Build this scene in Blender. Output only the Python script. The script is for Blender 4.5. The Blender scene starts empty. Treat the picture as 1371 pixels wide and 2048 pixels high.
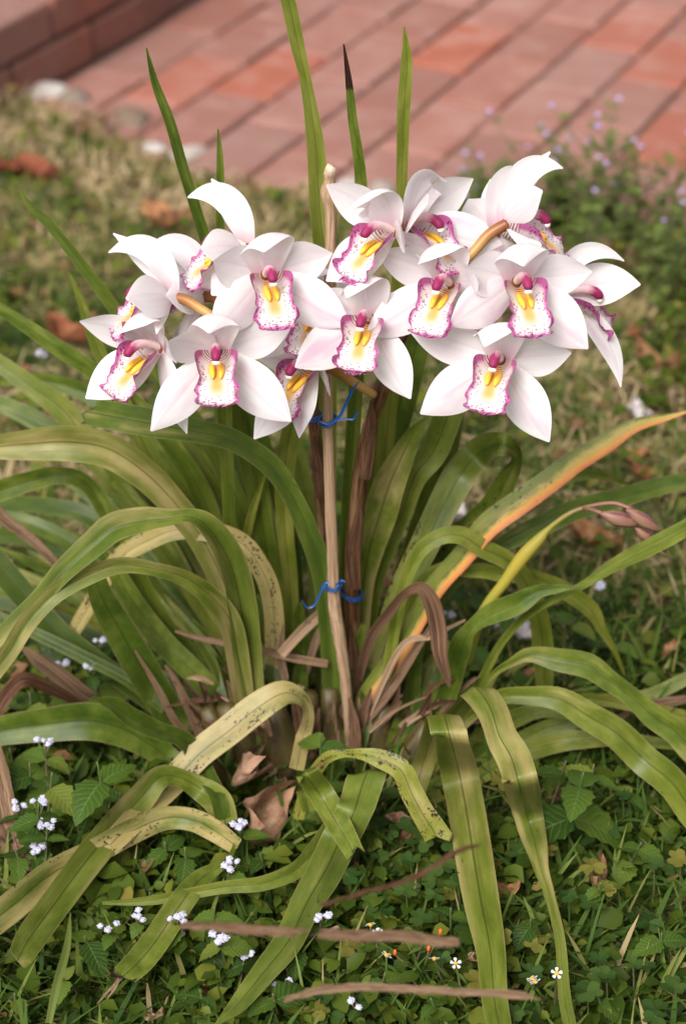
import bpy, math, random
import numpy as np
from mathutils import Vector, Matrix, Quaternion

random.seed(7)
RNG = np.random.default_rng(7)
R = math.radians
scene = bpy.context.scene
COL = scene.collection

# ------------------------------------------------------------------ camera
H = 1.12                       # camera height above the paving (m)
PITCH = R(31.5)
FPX = 75 / 36 * 2048           # focal length in photo pixels (75 mm, portrait)
CAM = Vector((-0.006, -1.287 * H, H))
cam_data = bpy.data.cameras.new('camera')
cam_data.sensor_fit = 'VERTICAL'
cam_data.sensor_height = 36
cam_data.sensor_width = 24
cam_data.lens = 75
cam_data.clip_start = 0.02
cam_data.clip_end = 1000
cam = bpy.data.objects.new('camera', cam_data)
COL.objects.link(cam)
cam.location = CAM
cam.rotation_euler = (math.pi / 2 - PITCH, 0, 0)
scene.camera = cam
cam_data.dof.use_dof = True
cam_data.dof.focus_distance = 1.53
cam_data.dof.aperture_fstop = 5.0
CR = Matrix.Rotation(math.pi / 2 - PITCH, 3, 'X')
CX, CY, CZ = CR @ Vector((1, 0, 0)), CR @ Vector((0, 1, 0)), CR @ Vector((0, 0, 1))   # right, up, towards viewer

# ------------------------------------------------------------------ light: bright overcast
SUN_EL, SUN_AZ = R(47), R(208)          # azimuth clockwise from +Y
world = bpy.data.worlds.new('World')
scene.world = world
world.use_nodes = True
wn, wl = world.node_tree.nodes, world.node_tree.links
wn.clear()
sky = wn.new('ShaderNodeTexSky')
sky.sky_type = 'NISHITA'
sky.sun_disc = False
sky.sun_elevation = SUN_EL
sky.sun_rotation = SUN_AZ
sky.dust_density = 5.0
sky.ozone_density = 0.6
hsv = wn.new('ShaderNodeHueSaturation')         # cloud cover: the sky's colour washed out to grey white
hsv.inputs['Saturation'].default_value = 0.12
bg = wn.new('ShaderNodeBackground')
bg.inputs['Strength'].default_value = 0.08
wo = wn.new('ShaderNodeOutputWorld')
wl.new(sky.outputs[0], hsv.inputs['Color'])
wl.new(hsv.outputs[0], bg.inputs['Color'])
wl.new(bg.outputs[0], wo.inputs['Surface'])
sd = bpy.data.lights.new('sun', 'SUN')
sd.energy = 1.5
sd.angle = R(32)
sd.color = (1.0, 0.965, 0.91)
sun = bpy.data.objects.new('sun', sd)
COL.objects.link(sun)
to_sun = Vector((math.sin(SUN_AZ) * math.cos(SUN_EL), math.cos(SUN_AZ) * math.cos(SUN_EL), math.sin(SUN_EL)))
sun.rotation_euler = (-to_sun).to_track_quat('-Z', 'Y').to_euler()
sun.location = to_sun * 5
vs = scene.view_settings
vs.view_transform = 'Standard'
vs.look = 'None'
vs.exposure = 0.97
vs.gamma = 1.0
vs.use_curve_mapping = False
scene.cycles.max_bounces = 6
scene.cycles.transparent_max_bounces = 4
scene.cycles.use_denoising = True


# ------------------------------------------------------------------ pixel helpers
def ray(px, py):
    return (CX * ((px - 685.5) / FPX) - CY * ((py - 1024) / FPX) - CZ)


def ground(px, py, z=0.0):
    d = ray(px, py)
    return CAM + d * ((z - CAM.z) / d.z)


def at(px, py, Y, zmin=0.018):
    """Point on the pixel's ray at depth Y (metres behind the clump), never under the soil."""
    d = ray(px, py)
    p = CAM + d * ((Y - CAM.y) / d.y)
    if p.z < zmin:
        p = ground(px, py, zmin)
    return p


def depth(p):
    return -(p - CAM).dot(CZ)


# ------------------------------------------------------------------ object helpers
def link_mesh(name, verts, faces, mat=None, parent=None, smooth=True, uv=None, attrs=None):
    me = bpy.data.meshes.new(name)
    verts = np.asarray(verts, dtype=np.float32)
    if isinstance(faces, np.ndarray):
        n, k = faces.shape
        me.vertices.add(len(verts))
        me.vertices.foreach_set('co', verts.ravel())
        me.loops.add(n * k)
        me.loops.foreach_set('vertex_index', faces.astype(np.int32).ravel())
        me.polygons.add(n)
        me.polygons.foreach_set('loop_start', np.arange(0, n * k, k, dtype=np.int32))
        me.update(calc_edges=True)
    else:
        me.from_pydata([tuple(v) for v in verts], [], faces)
    if uv is not None:
        uv = np.asarray(uv, dtype=np.float32)
        li = np.empty(len(me.loops), dtype=np.int32)
        me.loops.foreach_get('vertex_index', li)
        layer = me.uv_layers.new(name='UVMap')
        layer.data.foreach_set('uv', uv[li].ravel())
    for k, v in (attrs or {}).items():
        a = me.attributes.new(k, 'FLOAT', 'POINT')
        a.data.foreach_set('value', np.asarray(v, dtype=np.float32))
    me.polygons.foreach_set('use_smooth', [smooth] * len(me.polygons))
    if mat:
        me.materials.append(mat)
    me.update()
    return link(name, me, parent)


def link(name, me, parent=None):
    o = bpy.data.objects.new(name, me)
    COL.objects.link(o)
    if parent:
        o.parent = parent
    return o


def empty(name, loc=(0, 0, 0), parent=None):
    o = bpy.data.objects.new(name, None)
    o.empty_display_size = 0.02
    COL.objects.link(o)
    o.location = loc
    if parent:
        o.parent = parent
    return o


def tag(o, label, cat, group=None, kind=None):
    o['label'] = label
    o['category'] = cat
    if group:
        o['group'] = group
    if kind:
        o['kind'] = kind
    return o


def structure(o):
    o['kind'] = 'structure'
    return o


def copy_tree(o, parent=None):
    c = o.copy()
    COL.objects.link(c)
    c.parent = parent
    for ch in [x for x in o.children]:
        copy_tree(ch, c)
    return c


def grid_faces(n, m, off=0):
    i = np.arange(n - 1)[:, None] * m + np.arange(m - 1)[None, :]
    i = i.ravel() + off
    return np.stack([i, i + 1, i + m + 1, i + m], 1)


def catmull(P, n):
    """Resample rows of P (control points with any number of columns) to n rows, even in index."""
    P = np.asarray(P, float)
    k = len(P)
    t = np.linspace(0, k - 1, n)
    i = np.clip(t.astype(int), 0, k - 2)
    f = (t - i)[:, None]
    p0, p1, p2, p3 = P[np.maximum(i - 1, 0)], P[i], P[i + 1], P[np.minimum(i + 2, k - 1)]
    return 0.5 * (2 * p1 + (p2 - p0) * f + (2 * p0 - 5 * p1 + 4 * p2 - p3) * f ** 2 + (3 * p1 - p0 - 3 * p2 + p3) * f ** 3)


def unit(a):
    return a / np.maximum(np.linalg.norm(a, axis=-1, keepdims=True), 1e-9)


def tube(points, radii, sides=8, n=None, wob=0.0, cap=True):
    P = np.asarray([tuple(p) for p in points], float)
    D = np.column_stack([P, np.asarray(radii, float)])
    if n:
        D = catmull(D, n)
    P, r = D[:, :3], D[:, 3]
    T = unit(np.gradient(P, axis=0))
    ref = np.array([0.31, 0.17, 0.93]) if abs(T[0, 2]) < 0.8 else np.array([0.95, 0.2, 0.1])
    U = []
    u = unit(np.cross(T[0], ref))
    for t in T:
        u = unit(u - t * np.dot(u, t))
        U.append(u)
    U = np.array(U)
    W = np.cross(T, U)
    a = np.linspace(0, 2 * np.pi, sides, endpoint=False)
    rr = r[:, None] * (1 + wob * RNG.uniform(-1, 1, (len(P), sides)))
    V = P[:, None] + rr[..., None] * (np.cos(a)[None, :, None] * U[:, None] + np.sin(a)[None, :, None] * W[:, None])
    m = len(P)
    V = V.reshape(-1, 3)
    F = []
    for i in range(m - 1):
        for j in range(sides):
            k = (j + 1) % sides
            F.append((i * sides + j, i * sides + k, (i + 1) * sides + k, (i + 1) * sides + j))
    if cap:
        F.append(tuple(range(sides))[::-1])
        F.append(tuple((m - 1) * sides + j for j in range(sides)))
    v = np.repeat(np.linspace(0, 1, m), sides)
    uu = np.tile(np.arange(sides) / sides, m)
    return V, F, np.column_stack([uu, v])


def ellipsoid(c, rx, ry, rz, nu=10, nv=7, rough=0.0, seed=0):
    r = np.random.default_rng(seed)
    V, F = [], []
    for i in range(nv + 1):
        th = math.pi * i / nv
        for j in range(nu):
            ph = 2 * math.pi * j / nu
            k = 1 + rough * r.uniform(-1, 1)
            V.append((c[0] + rx * k * math.sin(th) * math.cos(ph), c[1] + ry * k * math.sin(th) * math.sin(ph), c[2] + rz * k * math.cos(th)))
    for i in range(nv):
        for j in range(nu):
            F.append((i * nu + j, i * nu + (j + 1) % nu, (i + 1) * nu + (j + 1) % nu, (i + 1) * nu + j))
    return np.array(V), F


# ------------------------------------------------------------------ node helper
class NT:
    def __init__(self, name):
        self.mat = bpy.data.materials.new(name)
        self.mat.use_nodes = True
        self.t = self.mat.node_tree
        self.t.nodes.clear()
        self.out = self.t.nodes.new('ShaderNodeOutputMaterial')

    def n(self, typ, ins=None, **props):
        nd = self.t.nodes.new(typ)
        for k, v in props.items():
            setattr(nd, k, v)
        for k, v in (ins or {}).items():
            self.set(nd.inputs[k], v)
        return nd

    def set(self, sock, v):
        if isinstance(v, bpy.types.NodeSocket):
            self.t.links.new(v, sock)
        elif isinstance(v, (tuple, list)) and len(v) == 3 and sock.type == 'RGBA':
            sock.default_value = (*v, 1)
        else:
            sock.default_value = v

    def math(self, op, a, b=0.0, c=0.0, clamp=False):
        nd = self.n('ShaderNodeMath', {0: a, 1: b, 2: c}, operation=op)
        nd.use_clamp = clamp
        return nd.outputs[0]

    def mix(self, f, a, b, blend='MIX'):
        nd = self.n('ShaderNodeMix', data_type='RGBA', blend_type=blend)
        nd.clamp_factor = True
        self.set(nd.inputs['Factor'], f)
        self.set(nd.inputs['A'], a)
        self.set(nd.inputs['B'], b)
        return nd.outputs['Result']

    def ramp(self, f, stops, interp='LINEAR'):
        nd = self.n('ShaderNodeValToRGB')
        nd.color_ramp.interpolation = interp
        e = nd.color_ramp.elements
        while len(e) < len(stops):
            e.new(0.5)
        for el, (p, c) in zip(e, stops):
            el.position = p
            el.color = (*c, 1) if len(c) == 3 else c
        self.set(nd.inputs[0], f)
        return nd.outputs[0]

    def step(self, f, lo, hi):
        nd = self.n('ShaderNodeMapRange', {0: f, 1: lo, 2: hi, 3: 0.0, 4: 1.0})
        nd.interpolation_type = 'SMOOTHSTEP'
        return nd.outputs[0]

    def noise(self, vec, scale, detail=3.0, rough=0.55, dims='3D', w=None):
        nd = self.n('ShaderNodeTexNoise', {'Scale': scale, 'Detail': detail, 'Roughness': rough}, noise_dimensions='4D' if w is not None else dims)
        if vec is not None:
            self.set(nd.inputs['Vector'], vec)
        if w is not None:
            self.set(nd.inputs['W'], w)
        return nd.outputs['Fac']

    def mapping(self, vec, scale=(1, 1, 1), loc=(0, 0, 0)):
        nd = self.n('ShaderNodeMapping', {'Vector': vec, 'Scale': scale, 'Location': loc})
        return nd.outputs[0]

    def attr(self, name, typ='GEOMETRY'):
        return self.n('ShaderNodeAttribute', attribute_name=name, attribute_type=typ).outputs['Fac']

    def rand(self):
        return self.n('ShaderNodeObjectInfo').outputs['Random']

    def uv(self):
        s = self.n('ShaderNodeTexCoord').outputs['UV']
        x = self.n('ShaderNodeSeparateXYZ', {0: s})
        return s, x.outputs[0], x.outputs[1]

    def obj(self):
        return self.n('ShaderNodeTexCoord').outputs['Object']

    def pos(self):
        return self.n('ShaderNodeNewGeometry').outputs['Position']

    def bump(self, h, strength=0.3, dist=0.001):
        return self.n('ShaderNodeBump', {'Strength': strength, 'Distance': dist, 'Height': h}).outputs[0]

    def finish(self, col, rough=0.5, normal=None, spec=0.5, trans=0.0, tcol=None, sss=0.0):
        p = self.n('ShaderNodeBsdfPrincipled', {'Base Color': col, 'Roughness': rough, 'Specular IOR Level': spec})
        if normal is not None:
            self.set(p.inputs['Normal'], normal)
        if sss:
            p.inputs['Subsurface Weight'].default_value = sss
            p.inputs['Subsurface Radius'].default_value = (0.004, 0.002, 0.002)
        s = p.outputs[0]
        if trans:
            t = self.n('ShaderNodeBsdfTranslucent', {'Color': tcol if tcol is not None else col})
            if normal is not None:
                self.set(t.inputs['Normal'], normal)
            m = self.n('ShaderNodeMixShader', {0: trans, 1: s, 2: t.outputs[0]})
            s = m.outputs[0]
        self.t.links.new(s, self.out.inputs['Surface'])
        return self.mat


M = {}


def build_materials():
    # --- orchid strap leaf: object properties dry / spots / orange / tipburn / dark steer each leaf
    k = NT('orchid_leaf')
    uvv, u, v = k.uv()
    rnd = k.rand()
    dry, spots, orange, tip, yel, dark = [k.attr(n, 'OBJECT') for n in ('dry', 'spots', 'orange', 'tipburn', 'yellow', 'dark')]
    seedv = k.mapping(uvv, (1, 7, 1))
    seed = k.math('MULTIPLY', rnd, 37.0)
    n1 = k.noise(seedv, 1.3, 4, 0.6, w=seed)
    base = k.ramp(n1, [(0.36, (0.042, 0.074, 0.006)), (0.5, (0.080, 0.122, 0.010)), (0.64, (0.145, 0.180, 0.026))])
    hue = k.math('SUBTRACT', rnd, 0.5)
    base = k.mix(k.math('MULTIPLY', k.math('ABSOLUTE', hue), 0.7), base, (0.11, 0.165, 0.035))
    base = k.mix(yel, base, k.ramp(n1, [(0.36, (0.17, 0.195, 0.014)), (0.64, (0.31, 0.29, 0.06))]))
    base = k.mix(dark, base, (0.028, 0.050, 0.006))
    n2 = k.noise(k.mapping(uvv, (0.9, 2.6, 1)), 1.6, 3, 0.5, w=k.math('ADD', seed, 5.0))
    drym = k.step(k.math('ADD', n2, k.math('MULTIPLY', dry, 0.55)), 0.64, 1.0)
    tan = k.ramp(n1, [(0.3, (0.33, 0.25, 0.085)), (0.7, (0.48, 0.385, 0.17))])
    base = k.mix(drym, base, tan)
    # fine parallel veins
    vein = k.noise(k.mapping(uvv, (26, 0.7, 1)), 1.0, 2, 0.5, w=seed)
    base = k.mix(k.math('MULTIPLY', k.step(vein, 0.45, 0.7), 0.16), base, (0.05, 0.07, 0.008))
    # midrib
    du = k.math('ABSOLUTE', k.math('SUBTRACT', u, 0.5))
    mid = k.math('SUBTRACT', 1.0, k.step(du, 0.006, 0.035))
    base = k.mix(k.math('MULTIPLY', mid, 0.75), base, (0.035, 0.04, 0.006))
    edge = k.step(du, 0.46, 0.5)
    base = k.mix(k.math('MULTIPLY', edge, 0.5), base, (0.36, 0.27, 0.12))
    # orange streak along one margin, rosy towards the rim
    on = k.noise(k.mapping(uvv, (4, 40, 1)), 1.0, 3, 0.6, w=seed)
    ow = k.math('MULTIPLY', orange, k.step(k.math('ADD', u, k.math('ADD', k.math('MULTIPLY', k.math('SUBTRACT', on, 0.5), 0.5), k.math('MULTIPLY', k.step(v, 0.35, 0.95), 0.42))), 0.44, 0.74))
    ocol = k.ramp(k.math('ADD', k.math('MULTIPLY', u, 0.98), k.math('MULTIPLY', k.math('SUBTRACT', on, 0.5), 0.2)), [(0.5, (0.48, 0.36, 0.10)), (0.72, (0.66, 0.33, 0.09)), (0.88, (0.62, 0.22, 0.07)), (1.0, (0.36, 0.10, 0.06))])
    base = k.mix(ow, base, ocol)
    # fungal spots
    s1 = k.noise(k.mapping(uvv, (10, 95, 1)), 1.0, 2, 0.6, w=seed)
    s2 = k.noise(k.mapping(uvv, (2, 7, 1)), 1.2, 3, 0.6, w=k.math('ADD', seed, 9.0))
    sm = k.step(k.math('ADD', k.math('ADD', s1, s2), k.math('MULTIPLY', spots, 0.42)), 1.36, 1.41)
    sm = k.math('MULTIPLY', sm, k.step(spots, 0.0, 0.2))
    base = k.mix(sm, base, (0.035, 0.017, 0.009))
    s3 = k.noise(k.mapping(uvv, (9, 90, 1)), 1.0, 2, 0.5, w=k.math('ADD', seed, 3.0))
    base = k.mix(k.math('MULTIPLY', k.step(s3, 0.74, 0.78), 0.7), base, (0.06, 0.035, 0.012))
    # dead tip
    tn = k.math('ADD', v, k.math('MULTIPLY', k.math('SUBTRACT', on, 0.5), 0.05))
    tm = k.math('MULTIPLY', k.step(tip, 0.0, 0.001), k.step(tn, k.math('SUBTRACT', 1.0, tip), k.math('ADD', k.math('SUBTRACT', 1.0, tip), 0.02)))
    base = k.mix(tm, base, k.ramp(s2, [(0.4, (0.012, 0.008, 0.008)), (0.62, (0.05, 0.022, 0.012))]))
    M['leaf'] = k.finish(base, k.ramp(n2, [(0.35, (0.28,) * 3), (0.65, (0.42,) * 3)]), k.bump(vein, 0.35, 0.0008), 0.24, 0.16)

    # --- dead leaf / straw
    k = NT('dead_leaf')
    uvv, u, v = k.uv()
    rnd = k.rand()
    seed = k.math('MULTIPLY', rnd, 31.0)
    n1 = k.noise(k.mapping(uvv, (16, 2.2, 1)), 1.0, 6, 0.72, w=seed)
    n2 = k.noise(k.mapping(uvv, (2, 6, 1)), 1.3, 4, 0.6, w=seed)
    pale = k.attr('pale', 'OBJECT')
    a = k.ramp(n1, [(0.38, (0.020, 0.009, 0.006)), (0.5, (0.085, 0.038, 0.020)), (0.62, (0.20, 0.11, 0.062))])
    b = k.ramp(n1, [(0.36, (0.12, 0.062, 0.032)), (0.5, (0.34, 0.22, 0.13)), (0.64, (0.54, 0.40, 0.28))])
    c = k.mix(pale, a, b)
    c = k.mix(k.step(n2, 0.58, 0.72), c, (0.045, 0.022, 0.016))
    M['dead'] = k.finish(c, 0.7, k.bump(n1, 0.5, 0.001), 0.1, 0.1)

    # --- tepal
    k = NT('tepal')
    uvv, u, v = k.uv()
    du = k.math('ABSOLUTE', k.math('SUBTRACT', u, 0.5))
    blush = k.attr('blush', 'OBJECT')
    vein = k.noise(k.mapping(uvv, (22, 0.8, 1)), 1.0, 2, 0.5)
    n1 = k.noise(k.mapping(uvv, (1.6, 1.3, 1)), 1.4, 2, 0.5, w=k.math('MULTIPLY', k.rand(), 20.0))
    c = k.mix(k.math('MULTIPLY', k.step(n1, 0.42, 0.75), k.math('ADD', 0.12, k.math('MULTIPLY', blush, 0.75))), (0.92, 0.885, 0.885), (0.77, 0.57, 0.68))
    mid = k.math('MULTIPLY', k.math('SUBTRACT', 1.0, k.step(du, 0.0, 0.16)), k.math('ADD', 0.15, k.math('MULTIPLY', blush, 0.35)))
    c = k.mix(k.math('MULTIPLY', mid, k.step(vein, 0.3, 0.75)), c, (0.80, 0.45, 0.60))
    basem = k.math('SUBTRACT', 1.0, k.step(v, 0.0, 0.2))
    c = k.mix(k.math('MULTIPLY', basem, 0.5), c, (0.62, 0.18, 0.32))
    c = k.mix(k.math('MULTIPLY', k.step(vein, 0.42, 0.62), 0.14), c, (0.80, 0.60, 0.70))
    M['tepal'] = k.finish(c, 0.42, k.bump(vein, 0.15, 0.0006), 0.35, 0.33)

    # --- lip: attributes edge (0 centre .. 1 rim), along (0 throat .. 1 tip), side (-1..1)
    k = NT('lip')
    uvv, u, v = k.uv()
    edge, along, side = k.attr('edge'), k.attr('along'), k.attr('side')
    n1 = k.noise(k.mapping(uvv, (6, 6, 1)), 1.0, 3, 0.6)
    e2 = k.math('ADD', edge, k.math('MULTIPLY', k.math('SUBTRACT', n1, 0.5), 0.10))
    yel = k.math('MULTIPLY', k.math('SUBTRACT', 1.0, k.step(k.math('ABSOLUTE', side), 0.05, 0.45)), k.math('SUBTRACT', 1.0, k.step(along, 0.60, 0.85)))
    c = k.mix(k.math('MULTIPLY', yel, 0.95), (0.82, 0.76, 0.74), (0.80, 0.43, 0.10))
    c = k.mix(k.math('MULTIPLY', k.step(e2, 0.35, 0.7), 0.6), c, (0.78, 0.46, 0.64))
    c = k.mix(k.step(e2, 0.60, 0.80), c, (0.50, 0.12, 0.33))
    vo = k.n('ShaderNodeTexVoronoi', {'Vector': k.mapping(uvv, (19, 27, 1)), 'Scale': 1.0, 'Randomness': 0.9}).outputs['Distance']
    dot = k.math('MULTIPLY', k.math('SUBTRACT', 1.0, k.step(vo, 0.26, 0.42)), k.step(edge, 0.20, 0.42))
    dot = k.math('MULTIPLY', dot, k.step(along, 0.18, 0.34))
    c = k.mix(k.math('MULTIPLY', dot, 0.9), c, (0.16, 0.012, 0.06))
    throat = k.math('SUBTRACT', 1.0, k.step(along, 0.05, 0.26))
    st = k.n('ShaderNodeTexWave', {'Vector': uvv, 'Scale': 7.0, 'Distortion': 1.5}, bands_direction='Y').outputs['Fac']
    c = k.mix(k.math('MULTIPLY', throat, k.step(st, 0.3, 0.7)), c, (0.26, 0.06, 0.04))
    M['lip'] = k.finish(c, 0.45, k.bump(n1, 0.2, 0.001), 0.35, 0.22)

    k = NT('callus')
    n1 = k.noise(k.obj(), 300, 2)
    M['callus'] = k.finish(k.mix(n1, (0.90, 0.44, 0.02), (0.92, 0.60, 0.08)), 0.4, None, 0.4)

    k = NT('column')
    uvv, u, v = k.uv()
    n1 = k.noise(k.mapping(uvv, (10, 5, 1)), 1.0, 3)
    c = k.ramp(k.math('ADD', v, k.math('MULTIPLY', k.math('SUBTRACT', n1, 0.5), 0.2)), [(0.15, (0.86, 0.74, 0.68)), (0.5, (0.78, 0.48, 0.52)), (0.66, (0.30, 0.025, 0.10)), (1.0, (0.22, 0.012, 0.065))])
    M['column'] = k.finish(c, 0.5, None, 0.25)
    k = NT('anther_cap')
    M['anther'] = k.finish(k.mix(k.noise(k.obj(), 200, 2), (0.90, 0.84, 0.66), (0.92, 0.88, 0.80)), 0.4)

    k = NT('pedicel')
    uvv, u, v = k.uv()
    n1 = k.noise(k.mapping(uvv, (6, 6, 1)), 1.0, 3)
    c = k.ramp(v, [(0.1, (0.24, 0.07, 0.025)), (0.4, (0.42, 0.20, 0.05)), (0.75, (0.60, 0.36, 0.11)), (1.0, (0.45, 0.26, 0.07))])
    M['pedicel'] = k.finish(k.mix(k.math('MULTIPLY', n1, 0.3), c, (0.2, 0.06, 0.03)), 0.4)
    k = NT('bud')
    uvv, u, v = k.uv()
    n1 = k.noise(k.mapping(uvv, (9, 2, 1)), 1.0, 3)
    M['bud'] = k.finish(k.ramp(n1, [(0.38, (0.20, 0.06, 0.08)), (0.5, (0.33, 0.16, 0.12)), (0.62, (0.27, 0.22, 0.07))]), 0.42, None, 0.4, 0.1)
    k = NT('bud_stalk')
    uvv, u, v = k.uv()
    M['budstalk'] = k.finish(k.ramp(v, [(0.0, (0.22, 0.24, 0.03)), (0.3, (0.38, 0.30, 0.04)), (0.55, (0.30, 0.27, 0.04)), (0.8, (0.26, 0.14, 0.08)), (1, (0.34, 0.12, 0.13))]), 0.45)

    # --- flower spike under papery brown sheaths
    k = NT('spike_sheath')
    uvv, u, v = k.uv()
    n1 = k.noise(k.mapping(uvv, (12, 10, 1)), 1.0, 5, 0.65)
    n2 = k.noise(k.mapping(uvv, (3, 9, 1)), 1.2, 3)
    c = k.ramp(n1, [(0.36, (0.022, 0.008, 0.004)), (0.5, (0.085, 0.034, 0.012)), (0.64, (0.21, 0.105, 0.045))])
    c = k.mix(k.math('MULTIPLY', k.step(n2, 0.50, 0.66), 0.7), c, (0.28, 0.16, 0.08))
    c = k.mix(k.step(v, 0.68, 0.80), c, k.ramp(n2, [(0.4, (0.065, 0.022, 0.010)), (0.7, (0.16, 0.10, 0.03))]))
    M['sheath'] = k.finish(c, 0.5, k.bump(n1, 0.6, 0.0015), 0.4)

    # --- peeled stick
    k = NT('stick_wood')
    p = k.pos()
    uvv, u, v = k.uv()
    n1 = k.noise(k.mapping(uvv, (14, 9, 1)), 1.0, 5, 0.7)
    n2 = k.noise(k.mapping(uvv, (2, 22, 1)), 1.0, 4, 0.6)
    c = k.ramp(n1, [(0.34, (0.20, 0.115, 0.062)), (0.5, (0.40, 0.255, 0.155)), (0.66, (0.56, 0.40, 0.27))])
    c = k.mix(k.math('MULTIPLY', k.step(n2, 0.56, 0.75), 0.6), c, (0.24, 0.13, 0.075))
    M['stick'] = k.finish(c, 0.65, k.bump(n1, 0.6, 0.0015), 0.3)
    k = NT('cut_wood')
    n1 = k.noise(k.obj(), 260, 4)
    M['cutwood'] = k.finish(k.ramp(n1, [(0.3, (0.55, 0.36, 0.24)), (0.7, (0.80, 0.62, 0.48))]), 0.8, k.bump(n1, 0.6, 0.001))
    k = NT('blue_tie')
    n1 = k.noise(k.pos(), 400, 3)
    M['tie'] = k.finish(k.mix(n1, (0.005, 0.040, 0.17), (0.010, 0.085, 0.30)), 0.35, None, 0.5)

    # --- pseudobulb
    k = NT('pseudobulb')
    uvv, u, v = k.uv()
    n1 = k.noise(k.mapping(uvv, (10, 2, 1)), 1.0, 4)
    M['bulb'] = k.finish(k.ramp(n1, [(0.3, (0.03, 0.018, 0.008)), (0.5, (0.075, 0.055, 0.012)), (0.75, (0.15, 0.10, 0.045))]), 0.5, k.bump(n1, 0.4, 0.002))

    # --- soil / lawn sheet
    k = NT('soil')
    p = k.pos()
    n1 = k.noise(p, 9, 6, 0.65)
    n2 = k.noise(p, 90, 4, 0.7)
    c = k.ramp(n2, [(0.3, (0.025, 0.016, 0.009)), (0.5, (0.065, 0.043, 0.021)), (0.7, (0.17, 0.12, 0.062))])
    c = k.mix(k.step(n1, 0.42, 0.62), c, k.ramp(n2, [(0.3, (0.05, 0.075, 0.015)), (0.7, (0.16, 0.17, 0.05))]))
    M['soil'] = k.finish(c, 0.95, k.bump(n2, 0.8, 0.01), 0.2)
    k = NT('mortar')
    p = k.pos()
    n2 = k.noise(p, 120, 4, 0.7)
    n3 = k.noise(p, 6, 4, 0.6)
    c = k.ramp(n2, [(0.36, (0.15, 0.088, 0.07)), (0.64, (0.25, 0.155, 0.125))])
    M['mortar'] = k.finish(k.mix(k.step(n3, 0.6, 0.75), c, (0.06, 0.07, 0.025)), 0.95, k.bump(n2, 0.6, 0.004), 0.2)

    # --- brick
    k = NT('brick_clay')
    rnd = k.rand()
    seed = k.math('MULTIPLY', rnd, 41.0)
    o = k.obj()
    n1 = k.noise(o, 14, 5, 0.6, w=seed)
    n2 = k.noise(o, 150, 4, 0.7, w=seed)
    orange = k.attr('orange', 'OBJECT')
    c = k.ramp(rnd, [(0.0, (0.29, 0.135, 0.108)), (0.35, (0.335, 0.168, 0.137)), (0.7, (0.31, 0.155, 0.128)), (1.0, (0.345, 0.188, 0.158))])
    c = k.mix(orange, c, (0.40, 0.105, 0.055))
    c = k.mix(k.math('MULTIPLY', k.step(n1, 0.45, 0.72), 0.55), c, (0.44, 0.27, 0.23))
    c = k.mix(k.math('MULTIPLY', k.step(n1, 0.52, 0.30), 0.45), c, (0.27, 0.105, 0.075))
    c = k.mix(k.math('MULTIPLY', k.step(n2, 0.60, 0.72), 0.4), c, (0.16, 0.085, 0.07))
    soot = k.attr('grime', 'OBJECT')
    c = k.mix(k.math('MULTIPLY', soot, k.step(n1, 0.30, 0.55)), c, (0.085, 0.038, 0.026))
    M['brick'] = k.finish(c, 0.85, k.bump(n2, 0.5, 0.002), 0.12)

    # --- grass: per-blade random
    k = NT('grass')
    r, t = k.attr('r'), k.attr('t')
    c = k.ramp(r, [(0.0, (0.035, 0.075, 0.012)), (0.3, (0.075, 0.135, 0.022)), (0.5, (0.17, 0.21, 0.045)), (0.68, (0.36, 0.28, 0.12)), (1.0, (0.60, 0.45, 0.27))])
    M['grass'] = k.finish(c, 0.6, None, 0.1, 0.28)
    # --- small ground cover leaves
    k = NT('ground_cover')
    r = k.attr('r')
    c = k.ramp(r, [(0.0, (0.016, 0.032, 0.004)), (0.35, (0.040, 0.070, 0.007)), (0.7, (0.088, 0.125, 0.013)), (0.88, (0.15, 0.165, 0.022)), (0.94, (0.26, 0.19, 0.045)), (1.0, (0.22, 0.11, 0.055))])
    M['cover'] = k.finish(c, 0.5, None, 0.14, 0.25)
    # --- weed leaf
    k = NT('weed_leaf')
    uvv, u, v = k.uv()
    rnd = k.rand()
    du = k.math('ABSOLUTE', k.math('SUBTRACT', u, 0.5))
    n1 = k.noise(k.mapping(uvv, (5, 5, 1)), 1.0, 3, 0.6, w=k.math('MULTIPLY', rnd, 19.0))
    c = k.ramp(rnd, [(0.0, (0.028, 0.062, 0.007)), (0.5, (0.055, 0.105, 0.011)), (0.85, (0.10, 0.155, 0.018)), (1.0, (0.16, 0.19, 0.028))])
    c = k.mix(k.math('MULTIPLY', k.step(n1, 0.62, 0.72), 0.5), c, (0.22, 0.20, 0.06))
    lat = k.n('ShaderNodeTexWave', {'Vector': k.n('ShaderNodeCombineXYZ', {0: 0.0, 1: k.math('SUBTRACT', v, k.math('MULTIPLY', du, 0.5))}).outputs[0], 'Scale': 2.6}, bands_direction='Y').outputs['Fac']
    c = k.mix(k.math('MULTIPLY', k.step(lat, 0.85, 0.97), 0.35), c, (0.13, 0.20, 0.06))
    c = k.mix(k.math('MULTIPLY', k.math('SUBTRACT', 1.0, k.step(du, 0.01, 0.035)), 0.5), c, (0.14, 0.22, 0.07))
    M['weed'] = k.finish(c, 0.5, k.bump(lat, 0.3, 0.001), 0.16, 0.25)
    k = NT('airy_weed_leaf')
    c = k.mix(k.rand(), (0.085, 0.125, 0.022), (0.17, 0.21, 0.050))
    M['airy'] = k.finish(c, 0.55, None, 0.35, 0.25)
    k = NT('weed_stem')
    M['wstem'] = k.finish(k.mix(k.rand(), (0.07, 0.12, 0.025), (0.13, 0.10, 0.05)), 0.55)
    k = NT('weed_tuft')
    n1 = k.noise(k.obj(), 500, 2)
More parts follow.
